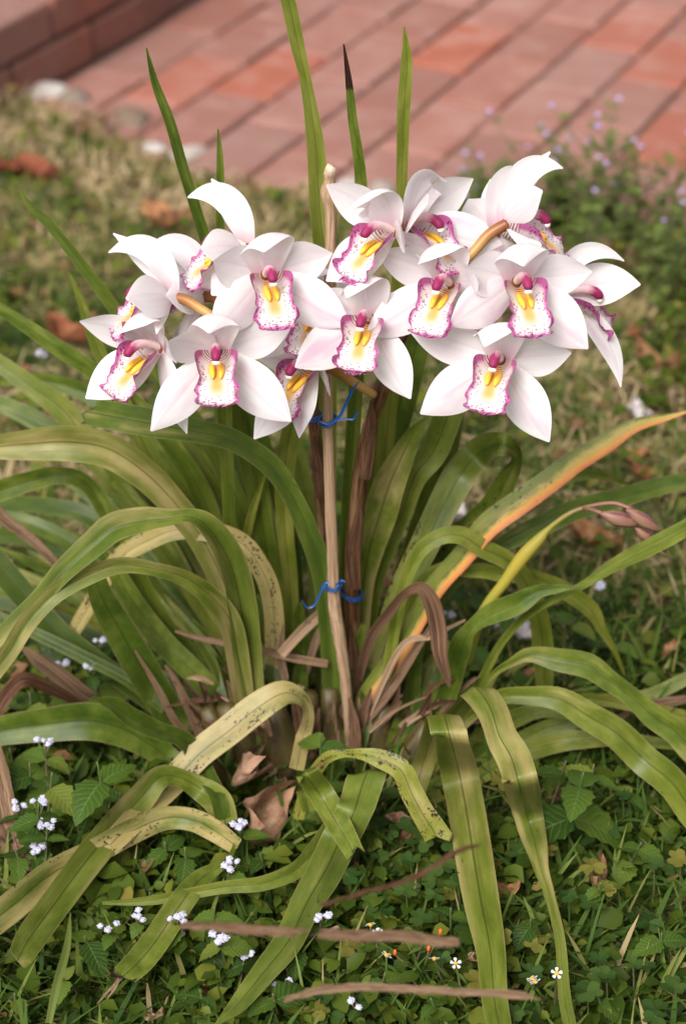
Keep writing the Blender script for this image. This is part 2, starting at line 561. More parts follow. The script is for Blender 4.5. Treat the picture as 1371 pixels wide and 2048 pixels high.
    M['tuft'] = k.finish(k.mix(n1, (0.62, 0.60, 0.80), (0.88, 0.87, 0.92)), 0.7, None, 0.2, 0.2)
    k = NT('purple_floret')
    M['purple'] = k.finish(k.mix(k.rand(), (0.44, 0.32, 0.68), (0.62, 0.50, 0.78)), 0.6, None, 0.3, 0.2)
    k = NT('daisy_ray')
    M['ray'] = k.finish((0.86, 0.85, 0.83), 0.6, None, 0.3, 0.2)
    k = NT('daisy_disc')
    M['disc'] = k.finish(k.mix(k.noise(k.obj(), 600, 2), (0.60, 0.28, 0.02), (0.80, 0.50, 0.05)), 0.7)
    k = NT('orange_bud')
    M['obud'] = k.finish((0.66, 0.13, 0.02), 0.5)
    # --- clover
    k = NT('clover_leaf')
    uvv, u, v = k.uv()
    c = k.mix(k.rand(), (0.030, 0.068, 0.013), (0.066, 0.112, 0.022))
    yw = k.attr('yellow', 'OBJECT')
    n1 = k.noise(k.obj(), 120, 3)
    c = k.mix(k.math('MULTIPLY', yw, k.step(n1, 0.35, 0.65)), c, (0.30, 0.23, 0.045))
    M['clover'] = k.finish(c, 0.5, None, 0.14, 0.25)
    # --- dry tree leaf
    k = NT('dry_leaf')
    uvv, u, v = k.uv()
    rnd = k.rand()
    seed = k.math('MULTIPLY', rnd, 23.0)
    red, pale = k.attr('red', 'OBJECT'), k.attr('pale', 'OBJECT')
    n1 = k.noise(k.mapping(uvv, (3, 3, 1)), 1.5, 5, 0.65, w=seed)
    du = k.math('ABSOLUTE', k.math('SUBTRACT', u, 0.5))
    c = k.ramp(n1, [(0.38, (0.16, 0.06, 0.03)), (0.5, (0.38, 0.17, 0.07)), (0.64, (0.52, 0.30, 0.15))])
    c = k.mix(red, c, k.ramp(n1, [(0.3, (0.13, 0.03, 0.02)), (0.7, (0.36, 0.085, 0.04))]))
    c = k.mix(pale, c, k.ramp(n1, [(0.38, (0.13, 0.07, 0.045)), (0.5, (0.30, 0.185, 0.13)), (0.62, (0.42, 0.28, 0.21))]))
    c = k.mix(k.math('MULTIPLY', k.math('SUBTRACT', 1.0, k.step(du, 0.008, 0.03)), 0.5), c, (0.15, 0.07, 0.04))
    M['dry'] = k.finish(c, 0.7, k.bump(n1, 0.5, 0.002), 0.3, 0.1)
    k = NT('fallen_petal')
    M['petal'] = k.finish(k.mix(k.noise(k.obj(), 60, 3), (0.82, 0.68, 0.72), (0.86, 0.80, 0.78)), 0.5, None, 0.3, 0.2)
    k = NT('stone')
    o = k.obj()
    n1 = k.noise(o, 12, 5, 0.65, w=k.math('MULTIPLY', k.rand(), 9.0))
    pale = k.attr('pale', 'OBJECT')
    c = k.mix(pale, k.ramp(n1, [(0.3, (0.085, 0.06, 0.045)), (0.7, (0.24, 0.17, 0.12))]), k.ramp(n1, [(0.3, (0.42, 0.36, 0.33)), (0.5, (0.66, 0.61, 0.57)), (0.75, (0.74, 0.70, 0.66))]))
    M['stone'] = k.finish(c, 0.9, k.bump(n1, 0.6, 0.006), 0.25)


build_materials()


# ------------------------------------------------------------------ the setting: ground, lawn, paving, step
def fbm(x, y, s=0):
    z = np.zeros_like(x)
    for k, (f, a) in enumerate(((3.1, .5), (7.3, .28), (17.0, .14), (41.0, .08))):
        ph = s + k * 1.7
        z += a * np.sin(f * x + ph) * np.cos(f * 1.13 * y - ph * 1.3) + a * .5 * np.sin(f * .71 * (x + y) + ph * 2)
    return z


gp = 300.0
structure(link_mesh('ground', [(-gp, -gp, -.035), (gp, -gp, -.035), (gp, gp, -.035), (-gp, gp, -.035)], [(0, 1, 2, 3)], M['soil']))

# where the lawn stops and the paving begins, read from the photograph
EDGE = [ground(x, y) for x, y in ((-500, -60), (-180, 90), (0, 165), (150, 220), (300, 305), (450, 352), (620, 378), (760, 392), (900, 412), (1100, 446), (1371, 485), (1600, 520), (2000, 560))]
EX, EY = [p.x for p in EDGE], [p.y for p in EDGE]


def edge_y(x):
    return np.interp(x, EX, EY)


def lawn_z(x, y):
    d = np.clip((edge_y(x) - y) / 0.10, 0, 1)
    return (0.006 + 0.010 * fbm(x, y) * np.clip(d, .3, 1)) * d - 0.020 * (1 - d)


nx, ny = 150, 170
gx = np.linspace(-2.6, 2.6, nx)
V = []
for j in range(ny):
    t = j / (ny - 1)
    yb = edge_y(gx) + 0.02 * np.sin(gx * 23) + 0.012 * np.sin(gx * 61 + 1)
    y = -1.9 + (yb + 1.9) * t
    V.append(np.column_stack([gx, y, lawn_z(gx, y)]))
lawn = structure(link_mesh('lawn', np.concatenate(V), grid_faces(ny, nx), M['soil']))

# brick paving
AZ = R(25.7)                                  # the courses run 25.7 degrees to the right of straight ahead
E1 = Vector((math.sin(AZ), math.cos(AZ), 0))
E2 = Vector((math.cos(AZ), -math.sin(AZ), 0))
PITCH_W, PITCH_L, JOINT = 0.1057, 0.205, 0.0075
O0 = ground(531, 100)                         # a point on one of the joint lines
pave = structure(link_mesh('brick_pavement', [(-5, .2, -.009), (5, .2, -.009), (5, 6, -.009), (-5, 6, -.009)], [(0, 1, 2, 3)], M['mortar']))


def brick_mesh(name, l, w, h, seed):
    """Bevelled, slightly worn brick, top at z = 0."""
    r = random.Random(seed)
    b = 0.005
    V, F = [], []
    for z, ins in ((-h, 0), (-b, 0), (-b * .35, b * .45), (0, b * 1.2)):
        for sx, sy in ((-1, -1), (1, -1), (1, 1), (-1, 1)):
            V.append((sx * (l / 2 - ins) + r.uniform(-.0012, .0012), sy * (w / 2 - ins) + r.uniform(-.0012, .0012), z + (r.uniform(-.001, .001) if z > -h else 0)))
    for k in range(3):
        for j in range(4):
            a, c = k * 4 + j, k * 4 + (j + 1) % 4
            F.append((a, c, c + 4, a + 4))
    F.append((12, 13, 14, 15))
    me = bpy.data.meshes.new(name)
    me.from_pydata(V, [], F)
    me.materials.append(M['brick'])
    return me


BM = [brick_mesh('brick', PITCH_L - JOINT, PITCH_W - JOINT, .05, s) for s in range(6)]
rb = random.Random(3)


def cam_px(p):
    d = p - CAM
    z = -d.dot(CZ)
    return 685.5 + FPX * d.dot(CX) / z, 1024 - FPX * d.dot(CY) / z


STEP_A = ground(111, 161)
step_off = (STEP_A - O0).dot(E2)              # where the step's face stands, across the courses
phase = (ground(1142, 91) - O0).dot(E1)
ORANGE = [(600, 130), (985, 85), (1330, 150), (1250, 40), (395, 150), (1371, 210)]
orange_cells = set()
cells = []
for i in range(-14, 24):
    for j in range(-24, 26):
        sh = phase + (i % 2) * PITCH_L * 0.5 + (0.03 * ((i * 7) % 5) / 5)
        c = O0 + E2 * ((i + .5) * PITCH_W) + E1 * ((j + .5) * PITCH_L + sh)
        if (i + .5) * PITCH_W < step_off + .02:
            continue
        x, y = cam_px(c)
        if -260 < x < 1640 and -330 < y < 640 and c.y > edge_y(c.x) - .14:
            cells.append((c, x, y))
for ox, oy in ORANGE:
    orange_cells.add(min(range(len(cells)), key=lambda q: (cells[q][1] - ox) ** 2 + (cells[q][2] - oy) ** 2))
for q, (c, x, y) in enumerate(cells):
    o = link('brick', rb.choice(BM), pave)
    o.location = c + Vector((0, 0, rb.uniform(-.0025, .0015)))
    o.rotation_euler = (rb.uniform(-.006, .006), rb.uniform(-.006, .006), math.atan2(E1.y, E1.x) + rb.uniform(-.008, .008))
    o['orange'] = rb.uniform(.45, .75) if q in orange_cells else rb.choice((0, 0, 0, .08, .15))
    o['grime'] = rb.choice((0, 0, .1, .2))

# raised brick terrace edge in the corner
step = empty('brick_step', STEP_A)
tag(step, 'raised brown brick step edge bordering the red paving', 'step')
SM = [brick_mesh('brick', .205, .105, .058, 20 + s) for s in range(4)]
core_v, core_f = [], []
a0, a1 = -.9, 2.6
for d0, d1, z0, z1 in ((.012, 1.2, -.03, .112),):
    for z in (z0, z1):
        for dd, aa in ((d0, a0), (d0, a1), (d1, a1), (d1, a0)):
            p = E1 * aa - E2 * dd
            core_v.append((p.x, p.y, z))
    core_f += [(0, 1, 5, 4), (1, 2, 6, 5), (2, 3, 7, 6), (3, 0, 4, 7), (4, 5, 6, 7)]
link_mesh('core', core_v, core_f, M['mortar'], step, smooth=False)
for layer, (ztop, rows) in enumerate(((.058, 1), (.124, 5))):
    for r_ in range(rows):
        for j in range(-4, 12):
            p = E1 * ((j + .5 * ((layer + r_) % 2)) * .216) - E2 * (.0525 + r_ * .1155)
            o = link('brick', rb.choice(SM), step)
            o.location = p + Vector((0, 0, ztop + rb.uniform(-.002, .002))) + E2 * rb.uniform(-.003, .004)
            o.rotation_euler = (0, 0, math.atan2(E1.y, E1.x) + rb.uniform(-.012, .012))
            o['orange'] = rb.choice((0, 0, .3))
            o['grime'] = rb.uniform(.35, .7) if (r_ == 0 and layer == 0) else (rb.uniform(.15, .45) if r_ == 0 else 0.0)


# ------------------------------------------------------------------ strap leaves
def npv(v):
    return np.array((v.x, v.y, v.z))


CAMn, CZn, CXn, CYn = npv(CAM), npv(CZ), npv(CX), npv(CY)


def ribbon(pts, Y0, Y1, fold=0.35, n=None, m=9, torn=0.0, zmin=0.018, cross='V', seed=0, wave=0.0):
    """Strap leaf from base to tip. pts: (px, py, width px[, twist deg[, Y]])."""
    L = [0]
    for a, b in zip(pts[:-1], pts[1:]):
        L.append(L[-1] + math.hypot(b[0] - a[0], b[1] - a[1]))
    rows = []
    for k, p in enumerate(pts):
        s = L[k] / L[-1]
        Y = p[4] if len(p) > 4 else Y0 + (Y1 - Y0) * s
        w3 = at(p[0], p[1], Y, zmin)
        tw = p[3] if len(p) > 3 else 0
        wm = p[2] * depth(w3) / FPX / max(.3, math.cos(R(tw)))
        rows.append((w3.x, w3.y, w3.z, wm, tw))
    rows = np.array(rows)
    r = np.random.default_rng(seed)
    if m == 9:
        rows[:, 4] += np.cumsum(r.normal(0, 4.5, len(rows))).clip(-16, 16)
        rows[1:-1, :3] += r.normal(0, .0009, (len(rows) - 2, 3))
    # frames at the control points
    P = rows[:, :3]
    T = unit(np.gradient(P, axis=0))
    Bs = []
    for k in range(len(P)):
        V = unit(CAMn - P[k])
        B = np.cross(T[k], V)
        B = unit(B)
        if len(pts[k]) > 5:                         # a crease: the blade's width runs this way in the picture
            B = CXn * math.cos(R(pts[k][5])) + CYn * math.sin(R(pts[k][5]))
        if Bs and np.dot(B, Bs[-1]) < 0:
            B = -B
        Bs.append(B)
    n = n or max(14, len(pts) * 5)
    D = catmull(np.column_stack([rows, np.array(Bs)]), n)
    P, w, tw, B = D[:, :3], np.maximum(D[:, 3], .0006), np.radians(D[:, 4]), D[:, 5:8]
    P[:, 2] = np.maximum(P[:, 2], zmin * .25)
    T = unit(np.gradient(P, axis=0))
    B = unit(B - T * np.sum(B * T, 1, keepdims=True))
    N = np.cross(B, T)
    c, s = np.cos(tw)[:, None], np.sin(tw)[:, None]
    B, N = B * c + N * s, N * c - B * s
    flip = np.sign(np.sum(N[:1] * (CAMn - P[:1]), 1))[:, None]
    u = np.linspace(-1, 1, m)
    f = fold * (1 - .45 * np.linspace(0, 1, n) ** 2)
    prof = np.abs(u) if cross == 'V' else u ** 2
    prof = np.where(np.abs(u) < .01, 0, prof ** .8 * (1 - .12 * np.abs(u)))
    V = P[:, None] + B[:, None] * (u[None, :, None] * w[:, None, None] / 2) + N[:, None] * flip[:, None] * (prof[None, :, None] * (f * w / 2)[:, None, None])
    if wave:
        ph = r.uniform(0, 6)
        wv = np.sin(np.linspace(0, 22, n) + ph)[:, None] * np.sign(u)[None] * np.abs(u)[None] ** 2
        V += N[:, None] * (wv[..., None] * (w * wave)[:, None, None])
    if torn:
        k = r.uniform(-1, 1, m) * torn
        k = np.convolve(np.pad(k, 1, 'edge'), [.3, .4, .3], 'valid') + np.linspace(-1, 1, m) * torn * r.choice((-1, 1)) * .8
        V[-1] += T[-1] * k[:, None]
        V[-2] += T[-2] * (k * .4)[:, None]
    uu = np.tile((u + 1) / 2, n)
    vv = np.repeat(np.linspace(0, 1, n), m)
    return V.reshape(-1, 3), grid_faces(n, m), np.column_stack([uu, vv])


LEAFN = [0]


def strap(name, parent, pts, Y0, Y1, mat='leaf', props=None, **kw):
    LEAFN[0] += 1
    V, F, uv = ribbon(pts, Y0, Y1, seed=LEAFN[0], **kw)
    o = link_mesh(name, V, F, M[mat], parent, uv=uv)
    for k in ('dry', 'spots', 'orange', 'tipburn', 'yellow', 'dark') if mat == 'leaf' else ('pale',):
        o[k] = float((props or {}).get(k, 0.0))
    return o


orchid = empty('orchid', (0, 0, 0))
tag(orchid, 'large clump of strap-leaved orchid with sprays of white and pink flowers', 'orchid')


def LF(Y0, Y1, pts, fold=.35, torn=0, wave=0.0, n=None, **props):
    zm = .062 if Y1 < -.1 else .03          # the front leaves lie on top of the weeds
    return strap('leaf', orchid, pts, Y0, Y1, props=props, fold=fold, torn=torn, wave=wave, n=n, zmin=zm)


# leaves fanning out behind and to one side (blurred mass)
LF(.06, .16, [(520, 1420, 25), (430, 1250, 41), (330, 1100, 46), (255, 1000, 48), (190, 905, 49), (130, 825, 48), (60, 765, 41), (-30, 705, 31)], yellow=.3, dry=.2)
LF(.08, .2, [(500, 1400, 21), (400, 1200, 36), (310, 1060, 41), (220, 950, 43), (120, 872, 41), (30, 820, 36), (-50, 795, 28)], yellow=.1)
LF(.1, .2, [(540, 1400, 25), (470, 1200, 33), (400, 1050, 38), (330, 930, 39), (260, 855, 33), (200, 820, 18)], yellow=.2)
LF(.08, .16, [(560, 1390, 25), (520, 1200, 33), (470, 1040, 38), (420, 930, 39), (360, 850, 36), (300, 790, 25)], dark=.3)
LF(.1, .22, [(490, 1390, 21), (380, 1240, 33), (270, 1110, 38), (190, 1040, 38), (100, 1010, 34), (-20, 1005, 28)], dark=.4)
LF(.1, .2, [(510, 1400, 23), (430, 1220, 33), (350, 1080, 39), (290, 985, 39), (240, 930, 30), (180, 900, 16)], yellow=.15)
LF(.08, .14, [(600, 1370, 21), (590, 1150, 30), (560, 1000, 36), (520, 880, 38), (485, 790, 33), (470, 730, 16)], dark=.3)
LF(.1, .2, [(480, 1390, 23), (360, 1290, 31), (250, 1180, 36), (150, 1095, 36), (60, 1050, 33), (-30, 1030, 25)], dark=.2)
LF(.05, .12, [(520, 1400, 25), (440, 1270, 33), (385, 1180, 34), (340, 1100, 33), (290, 1030, 30), (230, 960, 23)], yellow=.5)
LF(.12, .24, [(560, 1380, 25), (500, 1180, 36), (440, 1020, 41), (390, 900, 41), (345, 800, 36), (300, 720, 20)], dark=.1)
LF(.12, .3, [(450, 1390, 25), (330, 1260, 36), (210, 1150, 39), (110, 1090, 38), (0, 1070, 33), (-80, 1085, 21)], dark=.5)
LF(.14, .3, [(540, 1370, 25), (450, 1150, 38), (360, 980, 43), (270, 860, 43), (180, 790, 38), (80, 760, 30), (0, 765, 16)], yellow=.1)
LF(.12, .2, [(620, 1370, 21), (630, 1150, 33), (610, 980, 36), (580, 860, 34), (560, 760, 25)], yellow=.35)
LF(.1, .2, [(470, 1380, 25), (400, 1130, 33), (330, 990, 38), (240, 900, 38), (150, 870, 33), (60, 875, 20)], dark=.15)
LF(.15, .28, [(580, 1350, 25), (540, 1130, 33), (490, 950, 36), (450, 850, 33), (425, 760, 21)], dark=.5)
LF(.02, .05, [(480, 1440, 25), (400, 1330, 36), (320, 1250, 36), (250, 1180, 33), (200, 1100, 25)], dark=.4)
LF(.05, .14, [(500, 1420, 21), (455, 1300, 28), (420, 1200, 30), (395, 1120, 28), (385, 1040, 23)], yellow=.45)
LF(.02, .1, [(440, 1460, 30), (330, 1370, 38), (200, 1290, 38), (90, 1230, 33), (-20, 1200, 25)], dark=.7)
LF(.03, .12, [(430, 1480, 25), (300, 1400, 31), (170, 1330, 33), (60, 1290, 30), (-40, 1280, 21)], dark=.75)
for k in range(24):
    f = k / 23
    bx, by = 600 - 150 * f + random.uniform(-20, 20), 1400 + random.uniform(-30, 20)
    ang = R(100 + 62 * f + random.uniform(-7, 7))
    ln = random.uniform(480, 680)
    w = random.uniform(24, 40)
    bend = random.uniform(.15, .75) * (1 if f > .25 else .4)
    pts, x, y, a = [], bx, by, ang - bend * .35
    for q in range(7):
        pts.append((x, y, w * (.6, .85, 1, 1, .95, .7, .15)[q]))
        x, y, a = x + ln / 6 * math.cos(a), y - ln / 6 * math.sin(a), a + bend * (.05, .1, .15, .25, .3, .3, .3)[q]
    c = random.random()
    LF(random.uniform(.05, .12), random.uniform(.08, .24), pts, .5, yellow=max(0, c - .45), dark=max(0, .45 - c) * 1.6, dry=random.choice((0, 0, .2, .35)))
# big tan leaf arching out of frame
LF(.02, .02, [(505, 1400, 40), (480, 1270, 48), (440, 1150, 52), (395, 1065, 54), (345, 1000, 58), (290, 945, 64), (220, 900, 72), (140, 884, 74), (60, 887, 64), (-20, 897, 46), (-80, 910, 20)], .55, dry=.55, yellow=.3)
LF(.03, .06, [(440, 1400, 30), (330, 1250, 34), (260, 1120, 34), (215, 1025, 34), (170, 965, 32), (120, 948, 36), (60, 958, 40), (-10, 982, 44), (-60, 1005, 40)], .6, yellow=.1)
# torn, folded olive leaf under the lower flowers
LF(-.01, -.02, [(665, 1420, 36), (660, 1270, 40), (645, 1150, 44), (618, 1060, 42), (580, 985, 40), (535, 925, 44), (470, 888, 44), (400, 866, 48), (300, 846, 58), (230, 834, 58), (178, 824, 54)], .7, .010, spots=.25, dark=.1, dry=.2, tipburn=.012, n=70)
# two long arching leaves in front on that side
LF(-.02, -.12, [(505, 1420, 50), (494, 1300, 58), (480, 1210, 60), (462, 1140, 60), (438, 1085, 56), (410, 1046, 44), (372, 1030, 28), (338, 1034, 36), (290, 1044, 52), (235, 1060, 60), (190, 1090, 56), (130, 1145, 46), (80, 1195, 38), (20, 1258, 30), (-40, 1330, 26)], .7, dry=.42, yellow=.15, n=80)
LF(-.02, -.14, [(490, 1420, 40), (478, 1310, 46), (455, 1240, 46), (418, 1190, 44), (368, 1153, 34), (310, 1137, 28), (240, 1134, 34), (170, 1152, 38), (105, 1190, 40), (55, 1245, 40), (10, 1305, 38), (-40, 1380, 34)], .6, dry=.5, yellow=.25, n=80)
# blotched brown leaf behind them
LF(.0, .04, [(530, 1430, 34), (543, 1320, 40), (548, 1240, 40), (540, 1180, 40), (518, 1130, 40), (480, 1092, 40), (425, 1068, 42), (360, 1060, 42), (300, 1078, 40), (240, 1120, 38), (190, 1190, 34), (150, 1260, 28)], .3, dry=.85, spots=.55, n=64)
LF(.0, -.03, [(400, 1520, 40), (362, 1460, 60), (320, 1390, 64), (275, 1315, 66), (235, 1250, 62), (205, 1190, 50), (185, 1130, 36)], .35, spots=.1)
LF(-.01, .03, [(470, 1450, 36), (440, 1405, 44), (395, 1350, 46), (330, 1290, 46), (275, 1215, 44), (225, 1130, 34)], .35, yellow=.1)
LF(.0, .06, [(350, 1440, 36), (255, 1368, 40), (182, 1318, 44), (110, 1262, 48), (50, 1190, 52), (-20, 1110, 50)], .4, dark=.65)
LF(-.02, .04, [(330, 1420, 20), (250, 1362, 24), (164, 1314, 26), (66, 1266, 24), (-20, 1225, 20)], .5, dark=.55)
LF(-.05, -.06, [(400, 1570, 30), (348, 1528, 38), (312, 1492, 54), (250, 1456, 70), (180, 1441, 76), (100, 1447, 70), (0, 1462, 58), (-70, 1485, 40)], .45, dark=.1)
LF(-.08, -.13, [(446, 1640, 30), (430, 1596, 34), (412, 1553, 40), (394, 1513, 44), (366, 1480, 34), (321, 1463, 36), (273, 1440, 40), (226, 1412, 30), (187, 1397, 4)], .4, dark=.5, n=60)
LF(-.10, -.24, [(452, 1650, 50), (438, 1604, 58), (402, 1573, 50), (362, 1556, 38), (318, 1557, 46), (276, 1600, 60), (230, 1655, 64), (168, 1728, 66), (102, 1814, 64), (62, 1875, 64), (42, 1908, 56), (34, 1922, 44)], .3, .003, tipburn=.012, dry=.35, yellow=.25, n=70)
LF(-.10, -.17, [(475, 1695, 34), (430, 1660, 44), (383, 1638, 46), (328, 1638, 48), (262, 1662, 52), (182, 1702, 54), (100, 1752, 58), (30, 1806, 62), (-50, 1870, 60)], .25, dry=.62, spots=.5, n=60)
# blotched tan leaf bent over in front of the bulbs
LF(-.05, -.14, [(592, 1540, 30), (606, 1475, 30), (616, 1432, 24), (606, 1400, 26), (570, 1388, 50), (520, 1418, 62), (460, 1460, 62), (400, 1508, 60), (345, 1565, 58), (290, 1620, 54), (220, 1690, 46)], .15, dry=.8, spots=.52, n=70)
# upright leaves behind the flowers
LF(.04, .03, [(495, 1400, 30), (470, 1200, 26), (460, 1060, 24), (457, 950, 26), (452, 840, 30), (447, 700, 28), (442, 540, 22), (438, 400, 17), (437, 320, 14), (436, 258, 3)], .5, yellow=.15, spots=.1)
LF(.05, .06, [(560, 1380, 30), (552, 1250, 36), (538, 1138, 40), (512, 990, 42), (482, 850, 40), (460, 720, 30), (450, 640, 16)], .4, yellow=.15)
LF(.05, .07, [(590, 1380, 24), (582, 1174, 30), (572, 1065, 34), (566, 960, 38), (580, 870, 40), (600, 790, 34), (615, 720, 20)], .4, yellow=.6)
LF(.03, .05, [(470, 1380, 12), (475, 1230, 15), (482, 1138, 17), (503, 1028, 18), (532, 943, 3)], .4, yellow=.5)
LF(.06, .08, [(575, 1390, 30), (550, 1230, 36), (500, 1050, 36), (420, 890, 34), (330, 760, 30), (240, 630, 27), (165, 535, 24), (100, 455, 20), (62, 410, 14), (38, 376, 3)], .6, dark=.1, yellow=.1)
LF(.08, .1, [(490, 1380, 26), (430, 1150, 34), (350, 1000, 34), (270, 850, 32), (205, 722, 28), (182, 655, 22), (160, 600, 16), (138, 545, 4)], .4, yellow=.4)
LF(.08, .12, [(510, 1370, 30), (430, 1050, 40), (345, 900, 38), (262, 800, 36), (190, 745, 34), (115, 697, 34), (50, 655, 28), (-20, 605, 20)], .5, yellow=.1)
LF(.06, .05, [(600, 1380, 26), (545, 1100, 30), (485, 800, 28), (425, 530, 24), (390, 420, 23), (362, 325, 23), (336, 240, 22), (312, 160, 16), (293, 96, 3)], .45, dark=.1)
LF(.06, .08, [(645, 1380, 30), (652, 1100, 36), (656, 800, 40), (652, 560, 42), (643, 420, 40), (632, 290, 36), (612, 170, 24), (598, 90, 28), (578, 10, 30), (560, -70, 22), (548, -130, 5)], .6, yellow=.5)
LF(.05, .03, [(680, 1380, 30), (702, 1000, 30), (728, 600, 30), (722, 400, 27), (716, 330, 24), (706, 240, 20), (694, 160, 14), (687, 88, 3)], .5, yellow=.1, tipburn=.19, spots=.05)
LF(.08, .1, [(720, 1380, 30), (760, 1000, 36), (790, 700, 30), (800, 480, 24), (803, 330, 23), (807, 220, 27), (812, 125, 24), (808, 54, 3)], .5, yellow=.55)
# right of the stems
LF(.1, .14, [(700, 1370, 30), (715, 1150, 46), (748, 1000, 56), (790, 850, 62), (825, 720, 60), (850, 620, 40)], .4)
LF(.08, .1, [(690, 1370, 26), (698, 1120, 36), (728, 950, 44), (768, 800, 46), (795, 690, 36)], .4, dark=.2)
LF(.06, .1, [(730, 1390, 30), (790, 1200, 44), (850, 1030, 52), (890, 890, 52), (915, 760, 46), (925, 660, 26)], .4, yellow=.1, spots=.1)
LF(.02, .03, [(716, 1400, 24), (727, 1192, 38), (741, 1101, 54), (757, 1028, 66), (778, 955, 62), (824, 871, 34), (858, 832, 4)], .4, dry=.4, yellow=.2, spots=.12)
LF(.03, .06, [(726, 1400, 22), (748, 1192, 27), (773, 1101, 32), (802, 1028, 38), (832, 955, 50), (868, 900, 56), (905, 800, 56), (930, 720, 36)], .4, yellow=.3, spots=.25)
LF(-.01, .12, [(736, 1420, 36), (762, 1300, 46), (802, 1190, 52), (850, 1092, 58), (882, 1016, 62), (917, 951, 66), (962, 904, 62), (1004, 890, 48, 0, .01), (1032, 906, 24, 0, .03), (1018, 950, 42, 0, .05), (983, 1008, 50, 0, .06), (934, 1056, 52, 0, .065), (888, 1096, 54, 0, .07), (850, 1135, 50, 0, .07)], .2, dry=.3, spots=.42, yellow=.1, n=90)
LF(-.02, .04, [(712, 1450, 24), (733, 1390, 30), (800, 1302, 38), (870, 1182, 42), (926, 1114, 46), (975, 1054, 50), (1032, 1008, 52), (1097, 962, 50), (1154, 921, 47), (1211, 890, 42), (1268, 856, 30), (1325, 837, 16), (1385, 820, 3)], .3, orange=.95, spots=.34, yellow=.3, dry=.25, n=80)
LF(.0, .08, [(800, 1350, 20), (880, 1200, 20), (945, 1133, 24), (1010, 1085, 34), (1078, 1048, 44), (1154, 1016, 42), (1230, 997, 40), (1306, 981, 37), (1380, 960, 32), (1450, 930, 20)], .5, dark=.15)
LF(.06, .14, [(850, 1250, 14), (940, 1120, 16), (1030, 1025, 16), (1097, 981, 16), (1146, 957, 19), (1192, 951, 17), (1253, 968, 8)], .5, yellow=.25)
LF(-.02, .02, [(770, 1380, 20), (800, 1200, 26), (830, 1110, 28), (873, 1075, 32), (918, 1073, 36), (964, 1092, 38), (1013, 1122, 37), (1048, 1162, 37), (1076, 1236, 40), (1086, 1312, 42), (1088, 1385, 30)], .3, yellow=.45, dry=.1, n=66)
LF(.0, .03, [(760, 1360, 20), (850, 1160, 26), (945, 1141, 30), (1002, 1146, 30), (1063, 1151, 31), (1116, 1179, 35), (1173, 1217, 33), (1203, 1257, 20), (1226, 1302, 12), (1248, 1350, 4)], .4, yellow=.55, n=60)
LF(-.02, -.06, [(925, 1430, 18), (972, 1342, 18), (1010, 1282, 16), (1059, 1225, 16), (1116, 1192, 15), (1173, 1168, 17), (1230, 1133, 28), (1306, 1092, 36), (1375, 1052, 34), (1450, 1005, 24)], .7, yellow=.25)
LF(-.02, -.05, [(872, 1450, 34), (905, 1364, 42), (921, 1312, 46), (930, 1276, 42), (948, 1248, 28), (985, 1228, 42), (1032, 1203, 44), (1078, 1185, 28), (1120, 1178, 15), (1152, 1175, 3)], .6, dark=.1, n=60)
LF(-.1, -.18, [(822, 1610, 40), (846, 1530, 46, 0, -.12, 0), (868, 1450, 54, 0, -.15, -4), (886, 1428, 66, 0, -.18, -6), (899, 1480, 74, 0, -.21, -6), (914, 1545, 75), (930, 1620, 75), (944, 1700, 76), (962, 1800, 74), (980, 1900, 62), (992, 1998, 54), (1003, 2100, 44), (1008, 2200, 20)], .18, dry=.38, yellow=.3, spots=.05, n=80)
LF(-.06, -.28, [(884, 1490, 38), (902, 1430, 46, 0, -.07, -5), (928, 1388, 56, 0, -.10, -2), (950, 1378, 62, 0, -.13, 2), (974, 1412, 62, 0, -.16, 14), (1002, 1470, 66, 0, -.19), (1021, 1516, 72, 0, -.21), (1037, 1573, 74, 0, -.23), (1055, 1635, 62), (1068, 1690, 46), (1080, 1740, 30), (1096, 1790, 22), (1115, 1881, 22), (1130, 1983, 26), (1140, 2060, 26), (1150, 2140, 14)], .45, dry=.42, yellow=.25, n=90)
LF(-.05, -.12, [(860, 1540, 26), (925, 1450, 28), (970, 1408, 30), (1010, 1394, 32), (1063, 1391, 38), (1116, 1400, 48), (1173, 1427, 56), (1230, 1467, 60), (1287, 1516, 62), (1344, 1567, 62), (1390, 1630, 58), (1440, 1710, 40)], .35, yellow=.3, dry=.2, n=60)
LF(-.03, -.10, [(925, 1450, 14), (960, 1385, 13), (985, 1349, 13), (1021, 1322, 18), (1063, 1309, 30), (1116, 1316, 46), (1173, 1334, 50), (1215, 1360, 42), (1260, 1391, 38), (1306, 1432, 48), (1344, 1467, 52), (1385, 1503, 50), (1440, 1560, 30)], .45, yellow=.15, dry=.2, n=60)
LF(.0, .02, [(930, 1490, 20), (1040, 1440, 26), (1150, 1405, 26), (1257, 1397, 28), (1306, 1387, 28), (1375, 1355, 25), (1450, 1320, 16)], .4, yellow=.35)
LF(-.02, -.03, [(900, 1520, 24), (1000, 1450, 28), (1090, 1412, 26), (1165, 1398, 22), (1257, 1412, 24), (1340, 1428, 27), (1420, 1445, 20)], .4, yellow=.65)
LF(-.03, -.05, [(870, 1560, 30), (941, 1493, 40), (1021, 1442, 38), (1080, 1420, 30), (1150, 1425, 24), (1230, 1450, 14)], .4, yellow=.35)
LF(-.05, -.07, [(860, 1600, 24), (956, 1554, 32), (1040, 1508, 40), (1116, 1486, 42), (1173, 1475, 37), (1230, 1478, 30), (1336, 1490, 20), (1400, 1505, 8)], .4, yellow=.45, dark=.0)
LF(-.04, -.05, [(860, 1570, 20), (950, 1530, 24), (1032, 1486, 30), (1097, 1455, 32), (1165, 1448, 24), (1220, 1460, 10)], .4, yellow=.3)
